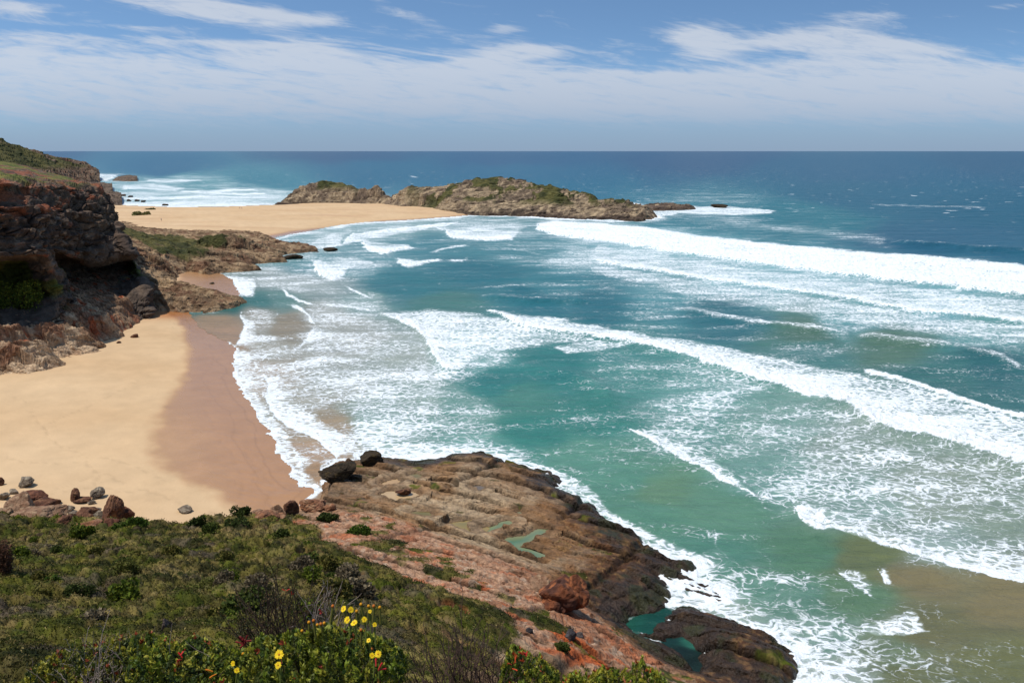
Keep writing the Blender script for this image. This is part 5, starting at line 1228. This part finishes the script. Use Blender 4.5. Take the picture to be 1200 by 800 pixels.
GB = ((70, 92, 30), (92, 112, 36), (54, 72, 26)); DB = ((62, 74, 32), (76, 86, 36), (50, 60, 28)); OB = ((104, 106, 46), (126, 120, 66), (84, 90, 38)); RB = ((98, 66, 50), (80, 56, 46), (118, 84, 62))
for a_ in [(143, 632, 18, 13, 'bright green bush at the slope rim beside the dark red boulder', GB), (163, 632, 24, 10, 'wide fresh green bush at the slope rim right of the bright one', GB), (234, 628, 22, 13, 'rounded dark green bush at the slope rim above open sand', DB), (250, 630, 20, 11, 'grey-green bush tucked right of the rounded dark rim bush', OB),
           (278, 628, 34, 14, 'low dark bush on the rim left of the long orange rock', DB), (283, 614, 22, 12, 'small dark bush directly behind the long orange rock', DB), (6, 690, 36, 46, 'reddish-brown dead bush at the left picture edge on the slope', RB), (95, 712, 34, 20, 'dark green bush in the hollow of the left slope', DB),
           (62, 696, 24, 14, 'mid green bush on the left slope above the dark one', GB), (240, 705, 40, 16, 'olive bush in the middle of the slope left of the dark twiggy shrub', OB), (658, 766, 18, 12, 'small round green cushion bush alone on orange rock', ((84, 92, 36), (66, 76, 30))),
           (150, 690, 30, 14, 'olive-tan bush high on the slope below the rock pile', OB), (420, 628, 30, 9, 'flat green bush on the pink rock near the beach corner', GB), (385, 612, 26, 8, 'dark low bush below the orange-brown boulder', DB)]:
    round_bush(*a_, seed=int(a_[0])+900, n=int(700+a_[2]*45), name='bush')
round_bush(22, 372, 58, 46, 'yellow-green bush at the foot of the dark cliff, left edge', ((132, 138, 48), (108, 118, 42), (80, 94, 36)), 981, 3200, Y=176)
round_bush(168, 256, 24, 7, 'low dune bush, larger of two on the far sand', ((112, 112, 62), (132, 126, 80)), 982, 900, Y=545, name='dune_bush'); round_bush(176, 249.5, 13, 4, 'small dark dune bush, farther of two on the far sand', ((84, 92, 46), (100, 104, 56)), 983, 500, Y=600, name='dune_bush')

def scrub_top(x, y, z):
    fl = near_fields(np.array([[x]]), np.array([[y]])); return max(z, float(fl[0][0, 0])) if y < 120 else z
def copy_bush(root, u, vb, wpx, w0, rz):
    x, y, z = hit(u, vb); z = scrub_top(x, y, z); s = math.hypot(y, HC-z)/F*wpx/w0
    r = root.copy(); col.objects.link(r); r.location = (x, y, z-.1); r.scale = (s, s, s); r.rotation_euler = (0, 0, rz)
    for ch in list(root.children):
        c = ch.copy(); col.objects.link(c); c.parent = r
    return r
rb = np.random.RandomState(3)
PB = [('dark green cushion bush among the low scrub of the near slope', ((66, 78, 30), (82, 92, 34), (52, 62, 26)), 'dark green cushion bushes on the slope'), ('olive cushion bush with tan tips in the scrub of the near slope', ((104, 100, 42), (130, 118, 62), (80, 82, 34)), 'olive cushion bushes on the slope'),
      ('grey-brown twiggy cushion bush in the scrub of the near slope', ((118, 104, 82), (98, 86, 66), (136, 122, 96)), 'grey-brown cushion bushes on the slope'), ('bright green cushion bush in the scrub of the near slope', ((92, 106, 32), (112, 120, 36), (70, 84, 28)), 'bright green cushion bushes on the slope')]
for j, (lab, cc, grp) in enumerate(PB):
    spots = []
    while len(spots) < 9:
        u = rb.uniform(0, 560); v = rb.uniform(640, 752)
        if u > 330+(v-640)*2.0: continue
        spots.append((u, v, rb.uniform(.65, 1.3)*(22+.20*(v-640))))
    u, v, wp = spots[0]; proto = round_bush(u, v, 24, 13, lab, cc, 1200+j, n=1500); proto['group'] = grp
    s0 = math.hypot(proto.location.y, HC-proto.location.z)/F
    for i, (u, v, wp) in enumerate(spots[1:]):
        copy_bush(proto, u, v, wp, 24*s0, rb.uniform(0, 6.28))

# ------------------------------------------------------------------ shrubs close to the viewpoint
def shoot(acc, base, tip, r_, cols, leaf=.017, nl=44, tipc=None, width=1.0):
    """leafy shoot: whorls of short leaves along a curved axis"""
    base = np.asarray(base); tip = np.asarray(tip); L = np.linalg.norm(tip-base); mid = (base+tip)/2+r_.normal(size=3)*L*.08
    t = np.sort(r_.uniform(.02, 1, nl)); p = ((1-t)**2)[:, None]*base+(2*t*(1-t))[:, None]*mid+(t**2)[:, None]*tip
    ax = (tip-base)/L; s = r_.normal(size=(nl, 3)); s -= (s@ax)[:, None]*ax; s /= np.linalg.norm(s, axis=1)[:, None]
    out = s*.85*width+ax*(.35+.6*t[:, None]); out /= np.linalg.norm(out, axis=1)[:, None]
    sz = (leaf*r_.uniform(.75, 1.25, nl))[:, None]; side = np.cross(out, ax); side /= np.linalg.norm(side, axis=1)[:, None]+1e-9
    m = p+out*sz*.55; e = p+out*sz+ax*sz*.25
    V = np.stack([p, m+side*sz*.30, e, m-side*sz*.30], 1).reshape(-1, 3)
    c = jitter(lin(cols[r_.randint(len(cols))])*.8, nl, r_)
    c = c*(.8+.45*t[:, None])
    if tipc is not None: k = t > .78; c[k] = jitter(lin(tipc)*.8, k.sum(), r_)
    acc.add(V, np.arange(4*nl).reshape(nl, 4), np.repeat(c, 4, axis=0))

def near_shrub(name, label, cat, root_uvY, top, Yr, nshoot, cols, seed, tipc=None, tipp=.1, leaf=.018, slen=(.05, .10), vmax=835, stems=40, stemc=(66, 52, 42), lean=.5, nl=40, twigs=0, twigc=(128, 112, 104)):
    r_ = np.random.RandomState(seed); tu = [p[0] for p in top]; tv = [p[1] for p in top]
    bx, by, _ = P(root_uvY[0], 820, Y=root_uvY[1]); bz = float(TN(np.array([bx]), np.array([by]))[0])
    root = empty(name, (bx, by, bz)); tag(root, label, cat); O = np.array([bx, by, bz])
    lv = Acc(); st = Acc()
    for i in range(nshoot):
        u = r_.uniform(tu[0], tu[-1]); tp = np.interp(u, tu, tv); v = tp+(vmax-tp)*r_.uniform(0, 1)**1.7+r_.uniform(0, 4)
        Y = r_.uniform(*Yr)+.3*(1-min(1, (v-tp)/40)); tip = np.array(P(u, v, Y=Y))
        L = r_.uniform(*slen); dirv = np.array([r_.normal()*lean, r_.normal()*lean, 1.0]); dirv /= np.linalg.norm(dirv)
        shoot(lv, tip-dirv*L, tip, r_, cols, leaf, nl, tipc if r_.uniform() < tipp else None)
        if i < stems*2:
            b = tip-dirv*L; q = O+np.array([r_.normal()*.08, r_.normal()*.08, .1]); mid = (q+b)/2+np.array([0, 0, -.1])+r_.normal(size=3)*.05
            V, f_ = tube([q, mid, b, tip], .006, .0016, 3); st.add(V, f_, jitter(lin(stemc)*.8, 1, r_)[0])
    for i in range(twigs):
        u = r_.uniform(tu[0], tu[-1]); tp = np.interp(u, tu, tv)-r_.uniform(-6, 10); tip = np.array(P(u, tp, Y=r_.uniform(*Yr)))
        b = tip-np.array([r_.normal()*.04, r_.normal()*.04, r_.uniform(.08, .16)]); twig(st, b, tip-b, .0018, 1, r_, lin(twigc)*.8)
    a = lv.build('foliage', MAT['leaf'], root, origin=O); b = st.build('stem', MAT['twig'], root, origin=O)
    return root, O

def twig(acc, p, d, rad, depth, r_, c, nseg=4):
    """zigzag twig that forks"""
    pts = [p]; L = np.linalg.norm(d); cur = p.copy(); dr = d/L
    for i in range(nseg):
        dr = dr+r_.normal(size=3)*.16; dr[2] += .04; dr /= np.linalg.norm(dr); cur = cur+dr*L/nseg; pts.append(cur.copy())
        if depth > 0 and r_.uniform() < .85:
            nd = dr+r_.normal(size=3)*.5; nd[2] = abs(nd[2])*.8+.15; nd /= np.linalg.norm(nd)
            twig(acc, cur.copy(), nd*L*r_.uniform(.22, .45)*(1.15-(i+1)/nseg), rad*.65, depth-1, r_, c, max(2, nseg-1))
    V, f_ = tube(pts, rad, rad*.45, 3); acc.add(V, f_, c*r_.uniform(.8, 1.2))

def bare_shrub(name, label, uY, top, Yr, nst, seed, c, rad=.004, depth=3, leaves=0, lcols=None):
    r_ = np.random.RandomState(seed); bx, by, _ = P(uY[0], 820, Y=uY[1]); bz = float(TN(np.array([bx]), np.array([by]))[0])
    root = empty(name, (bx, by, bz)); tag(root, label, 'shrub'); O = np.array([bx, by, bz]); st = Acc(); lv = Acc()
    tu = [p[0] for p in top]; tv = [p[1] for p in top]
    for i in range(nst):
        u = r_.uniform(tu[0], tu[-1]); v = np.interp(u, tu, tv)+abs(r_.normal())*22; tip = np.array(P(u, v, Y=r_.uniform(*Yr)))
        b = O+r_.normal(size=3)*np.array([.12, .12, .02]); b = b+(tip-b)*r_.uniform(.45, .72)
        twig(st, b, tip-b, rad, depth, r_, lin(c)*.8, 5)
    st.build('twigs', MAT['twig'], root, origin=O)
    if leaves:
        V = np.concatenate(st.V); k = r_.randint(0, len(V), leaves); a = Acc()
        cc = np.array([lin(q)*.8 for q in lcols])[r_.randint(0, len(lcols), leaves)]*r_.uniform(.7, 1.3, (leaves, 1))
        a.add(*leaf_cards(V[k]+r_.normal(size=(leaves, 3))*.004, np.full(leaves, .017), cc, seed, aspect=.5)); a.build('foliage', MAT['leaf'], root, origin=O)
    return root

LG = ((106, 120, 32), (134, 140, 40), (76, 92, 28), (160, 156, 52)); LD = ((62, 76, 28), (88, 96, 34), (116, 116, 42)); LY = ((164, 156, 50), (134, 136, 42), (100, 110, 34))
near_shrub('leafy_shrub', 'leafy green shrub in the bottom left corner with rusty tips', 'shrub', (110, 4.0), [(22, 800), (40, 780), (62, 764), (92, 752), (118, 752), (135, 742), (160, 748), (172, 756)], (3.6, 4.5), 620, LD+LY[:1], 11, (150, 70, 38), .12, twigs=26)
near_shrub('leafy_shrub', 'leafy green shrub with blunt upright shoots left of the red flower cluster', 'shrub', (210, 3.6), [(150, 762), (160, 738), (168, 752), (176, 735), (184, 748), (191, 742), (200, 746), (210, 756), (225, 742), (240, 748), (262, 758)], (3.2, 4.0), 620, LG+LD[:1], 12, (160, 74, 34), .08, slen=(.06, .14), twigs=6)
fs, FO = near_shrub('flowering_shrub', 'green shrub with yellow daisy flowers at the bottom of the view', 'shrub', (370, 3.5), [(255, 768), (270, 758), (290, 760), (305, 742), (320, 745), (345, 738), (365, 738), (385, 728), (400, 736), (425, 738), (445, 745), (462, 752), (472, 764)], (3.0, 4.0), 1150, LG+LD[1:2], 13, (150, 66, 34), .05)
near_shrub('leafy_shrub', 'leafy green shrub with red tips right of the bare twiggy shrub', 'shrub', (622, 4.4), [(588, 790), (594, 765), (602, 752), (610, 758), (622, 770), (632, 764), (642, 776), (654, 788)], (4.0, 4.7), 330, LG, 14, (176, 74, 34), .16, slen=(.05, .12))
near_shrub('leafy_shrub', 'low leafy shrub with one tall shoot, rightmost along the bottom', 'shrub', (715, 4.2), [(655, 797), (672, 785), (690, 788), (706, 778), (722, 784), (738, 778), (748, 775), (752, 764), (756, 778), (768, 783), (780, 796)], (3.9, 4.5), 380, LY+LG[:2], 15, (180, 80, 40), .10, slen=(.05, .11))
bare_shrub('twiggy_shrub', 'bare dark brown twiggy shrub right of the yellow flowers', (545, 4.6), [(478, 770), (500, 748), (520, 738), (545, 726), (570, 738), (595, 750), (628, 772)], (4.2, 5.2), 80, 21, (84, 66, 58), rad=.0045, depth=3)
bare_shrub('twiggy_shrub', 'dark dense shrub with sparse leaves standing behind the yellow flowers', (335, 6.4), [(276, 715), (284, 692), (300, 676), (318, 670), (340, 668), (360, 676), (378, 690), (392, 712)], (5.8, 7.0), 90, 22, (66, 52, 44), rad=.006, depth=3, leaves=7500, lcols=((62, 66, 30), (84, 80, 36), (112, 88, 44), (50, 54, 26)))
bare_shrub('twiggy_shrub', 'pale grey dead twigs rising right of the dark dense shrub', (385, 6.0), [(362, 690), (372, 676), (384, 686), (396, 704), (404, 716)], (5.6, 6.4), 34, 23, (150, 134, 124), rad=.004, depth=2)
bare_shrub('twiggy_shrub', 'silvery bare shrub among the leafy ones in the bottom left', (120, 3.9), [(92, 758), (104, 742), (118, 738), (132, 744), (150, 752)], (3.5, 3.9), 26, 24, (158, 142, 132), rad=.003, depth=3)

# flowers and buds of the flowering shrub
fm = MAT['plain']
def flower(u, v, Y, dpx, face, seed):
    r_ = np.random.RandomState(seed); c = np.array(P(u, v, Y=Y)); R_ = dpx/F*Y*.80/2*r_.uniform(.8, 1.1)
    n = np.array(face, float)+r_.normal(size=3)*.28; n /= np.linalg.norm(n); a = np.cross(n, [0.2, .1, 1]); a /= np.linalg.norm(a); b = np.cross(n, a)
    st = Acc(); V, f_ = tube([c-n*.004-np.array([0, 0, .11]), c-n*.02-np.array([0, 0, .04]), c-n*.002], .0032, .0045, 5); st.add(V, f_, lin((112, 120, 48))*.8)
    calyx, f2 = tube([c-n*.012, c-n*.004, c+n*.001], .003, .008, 6); st.add(calyx, f2, lin((118, 104, 40))*.8)
    fl_ = st.build('flower', MAT['plain'], fs, origin=FO)
    pt = Acc(); k = 13
    for i in range(k):
        an = 2*math.pi*(i+r_.uniform(-.15, .15))/k; rd = a*math.cos(an)+b*math.sin(an); sd_ = np.cross(n, rd); L = R_*r_.uniform(.88, 1.1); w_ = R_*.21; lift = r_.uniform(.0, .22)
        rows_ = []
        for t, ww in ((.18, .5), (.45, .95), (.75, 1.0), (1.0, .45)):
            m = c+rd*L*t+n*L*(lift*t-.05*t*t); rows_ += [m-sd_*w_*ww, m+n*.0006, m+sd_*w_*ww]
        ff = [(3*q+j, 3*q+j+1, 3*q+j+4, 3*q+j+3) for q in range(3) for j in range(2)]
        pt.add(np.array(rows_), np.array(ff), np.array([.90, .62, .006])*r_.uniform(.85, 1.1))
    pt.build('petals', MAT['leaf'], fl_, True, origin=FO)
    dv, df = ICO4[0], ICO4[1]
    import bmesh
    vv, fq = ico(2); d = Acc(); d.add(c+n*.001+(vv*R_*.24)@np.stack([a, b, n*.5]), fq, lin((196, 120, 12))*.8); d.build('disc', MAT['plain'], fl_, True, origin=FO)
def bud(u, v, Y, seed, col_=(206, 132, 20), h=.055):
    r_ = np.random.RandomState(seed); c = np.array(P(u, v, Y=Y)); s = Acc(); b = c-np.array([r_.normal()*.008, 0, h+.03])
    V, f_ = tube([b, (b+c)/2, c-np.array([0, 0, .006])], .006, .0062, 6); s.add(V, f_, lin((122, 116, 50))*.8)
    shoot(s, b-np.array([0, 0, .02]), c-np.array([0, 0, .006]), r_, ((118, 122, 50), (100, 110, 44)), .010, 46, width=.5)
    o_ = s.build('bud', MAT['plain'], fs, origin=FO)
    vv, fq = ico(2); k = Acc(); q = vv*np.array([.0075, .0075, .0085]); q[:, 2] += .001; k.add(c+q, fq, lin(col_)*.8); k.build('bud_tip', MAT['plain'], o_, True, origin=FO)
for i, (u, v, Y, d, fc) in enumerate([(402.5, 713, 3.3, 11, (-.2, -.25, 1)), (411, 714, 3.3, 10, (.3, -.7, .8)), (407, 726, 3.2, 11, (-.3, -.8, .8)), (415, 729.5, 3.1, 12, (.1, -.9, .7)), (427, 725.5, 3.2, 10, (.3, -.8, .6)), (439, 731.5, 3.15, 9, (.2, -1, .5)), (327, 766.5, 3.0, 14, (-.25, -.55, .9)), (326, 779, 2.95, 14, (.1, -.6, .7)),
        (443, 766, 3.0, 13, (.1, -.4, 1)), (436, 767.5, 3.05, 9, (-.3, -.8, .7)), (273, 777, 3.1, 10, (-.4, -.9, .4)), (277.5, 785, 3.0, 9, (.2, -.9, .5)), (433.5, 716, 3.3, 8, (-.1, -.9, .5)), (432, 750, 3.1, 8, (0, -.5, 1))]):
    flower(u, v, Y, d, fc, 50+i)
for i, (u, v) in enumerate([(390, 710), (423, 708), (432, 710), (438, 710), (445, 711.5), (418, 716), (367.5, 727), (362, 729), (372, 732), (376, 731), (380, 730), (354, 739), (423, 738), (366, 743), (350, 781), (436, 760), (285, 766)]):
    bud(u, v, 3.25+(i % 3)*.08, 80+i, (214, 146, 18) if i % 3 else (190, 104, 24))

def red_spike(u, v, Y, label, seed, n=3, c=(196, 40, 32), L=.035):
    r_ = np.random.RandomState(seed); x, y, z = P(u, v, Y=Y); o_ = np.array([x, y, z]); A_ = Acc()
    for i in range(n):
        d = np.array([r_.uniform(-.8, 1), r_.normal()*.3, r_.uniform(.1, .8)]); d /= np.linalg.norm(d)
        p = o_+r_.normal(size=3)*.008; V, f_ = tube([p, p+d*L*.6, p+d*L+np.array([0, 0, -.004])], .0028, .0042, 6); A_.add(V, f_, lin(c)*.85*r_.uniform(.8, 1.1))
    s, f_ = tube([o_-np.array([0, 0, .12]), o_-np.array([0, 0, .05]), o_], .002, .0015, 4)
    root = empty('red_flower', tuple(o_)); tag(root, label, 'flower', 'red tube flowers among the near bushes')
    st = Acc(); st.add(s, f_, lin((96, 92, 44))*.8); A_.build('petals', MAT['plain'], root, True, origin=o_); st.build('stem', MAT['twig'], root, origin=o_)
for a_ in [(214, 770, 3.1, 'bright red flower left of the yellow pair, lower left bushes', 1, 3), (288, 754, 3.1, 'dark red flower cluster on the top left of the flowering shrub', 2, 12, (120, 26, 22), .04), (342, 696, 6.0, 'right one of two tiny red flowers in the dark dense shrub', 3, 2), (336, 692, 6.1, 'left one of two tiny red flowers in the dark dense shrub', 4, 2),
           (376, 720, 4.2, 'tiny red flower just left of the yellow buds', 5, 2), (444, 784, 2.95, 'red flower below the big yellow flower at the right of its shrub', 6, 3, (170, 30, 30)), (616, 768, 4.0, 'red flower at the tip of the leafy shrub right of bare twigs', 7, 5), (600, 779, 4.0, 'orange-red flower lower left in the leafy shrub right of bare twigs', 8, 3, (200, 70, 24)), (250, 788, 3.1, 'small orange flower low at the left foot of the flowering shrub', 9, 2, (214, 120, 20))]:
    red_spike(*a_)

# ------------------------------------------------------------------ walkers far off on the spit
def person(u, v, label, shirt, trousers, step, face=0.):
    x, y, _ = P(u, v, 3.2); z = float(sand_z(np.array([x]), np.array([y]))[0][0]); root = empty('person', (x, y, z)); root.rotation_euler = (0, 0, face); tag(root, label, 'person')
    def skin(name, pts, edges, rad, c):
        me = bpy.data.meshes.new(name); me.from_pydata(pts, edges, []); o = bpy.data.objects.new(name, me); col.objects.link(o); o.parent = root
        m = o.modifiers.new('skin', 'SKIN'); 
        for i, r in enumerate(rad): me.skin_vertices[0].data[i].radius = (r, r)
        me.skin_vertices[0].data[0].use_root = True
        o.modifiers.new('sub', 'SUBSURF').levels = 1; mt, t, b = new_mat(name); b.inputs['Base Color'].default_value = (*c, 1); b.inputs['Roughness'].default_value = .8; me.materials.append(mt); return o
    s = step
    skin('body', [(0, 0, .93), (0, 0, 1.2), (0, 0, 1.42), (0, 0, 1.5), (0, .01, 1.6), (0, .015, 1.7), (.17, 0, 1.4), (.23, .04, 1.12), (.24, .14*s, .88), (-.17, 0, 1.4), (-.23, -.04, 1.12), (-.24, -.14*s, .88), (.1, 0, .9), (.11, .1*s, .5), (.11, .16*s, .07), (.11, .24*s, .03), (-.1, 0, .9), (-.11, -.1*s, .5), (-.11, -.22*s, .07), (-.11, -.14*s, .03)],
         [(0, 1), (1, 2), (2, 3), (3, 4), (4, 5), (2, 6), (6, 7), (7, 8), (2, 9), (9, 10), (10, 11), (0, 12), (12, 13), (13, 14), (14, 15), (0, 16), (16, 17), (17, 18), (18, 19)],
         [.13, .13, .13, .055, .1, .085, .06, .045, .035, .06, .045, .035, .085, .06, .042, .035, .085, .06, .042, .035], (.42, .24, .16))
    skin('shirt', [(0, 0, 1.0), (0, 0, 1.22), (0, 0, 1.42), (.18, 0, 1.41), (.235, .03, 1.2), (-.18, 0, 1.41), (-.235, -.03, 1.2)], [(0, 1), (1, 2), (2, 3), (3, 4), (2, 5), (5, 6)], [.15, .145, .145, .075, .06, .075, .06], shirt)
    skin('trousers', [(0, 0, .95), (.1, 0, .88), (.11, .1*s, .5), (-.1, 0, .88), (-.11, -.1*s, .5)], [(0, 1), (1, 2), (0, 3), (3, 4)], [.15, .1, .075, .1, .075], trousers)
    skin('hair', [(0, -.02, 1.7), (0, -.01, 1.76)], [(0, 1)], [.095, .07], (.05, .03, .02))
person(189, 258, 'tiny walker alone on the far sand near the dune bushes', (.25, .3, .4), (.06, .06, .08), .9, .4)
person(281, 244.6, 'left walker of two at the far waterline of the spit', (.5, .1, .1), (.05, .05, .06), .6, 1.2)
person(283.4, 244.6, 'right walker of two at the far waterline of the spit', (.6, .6, .62), (.1, .12, .2), .8, 1.0)
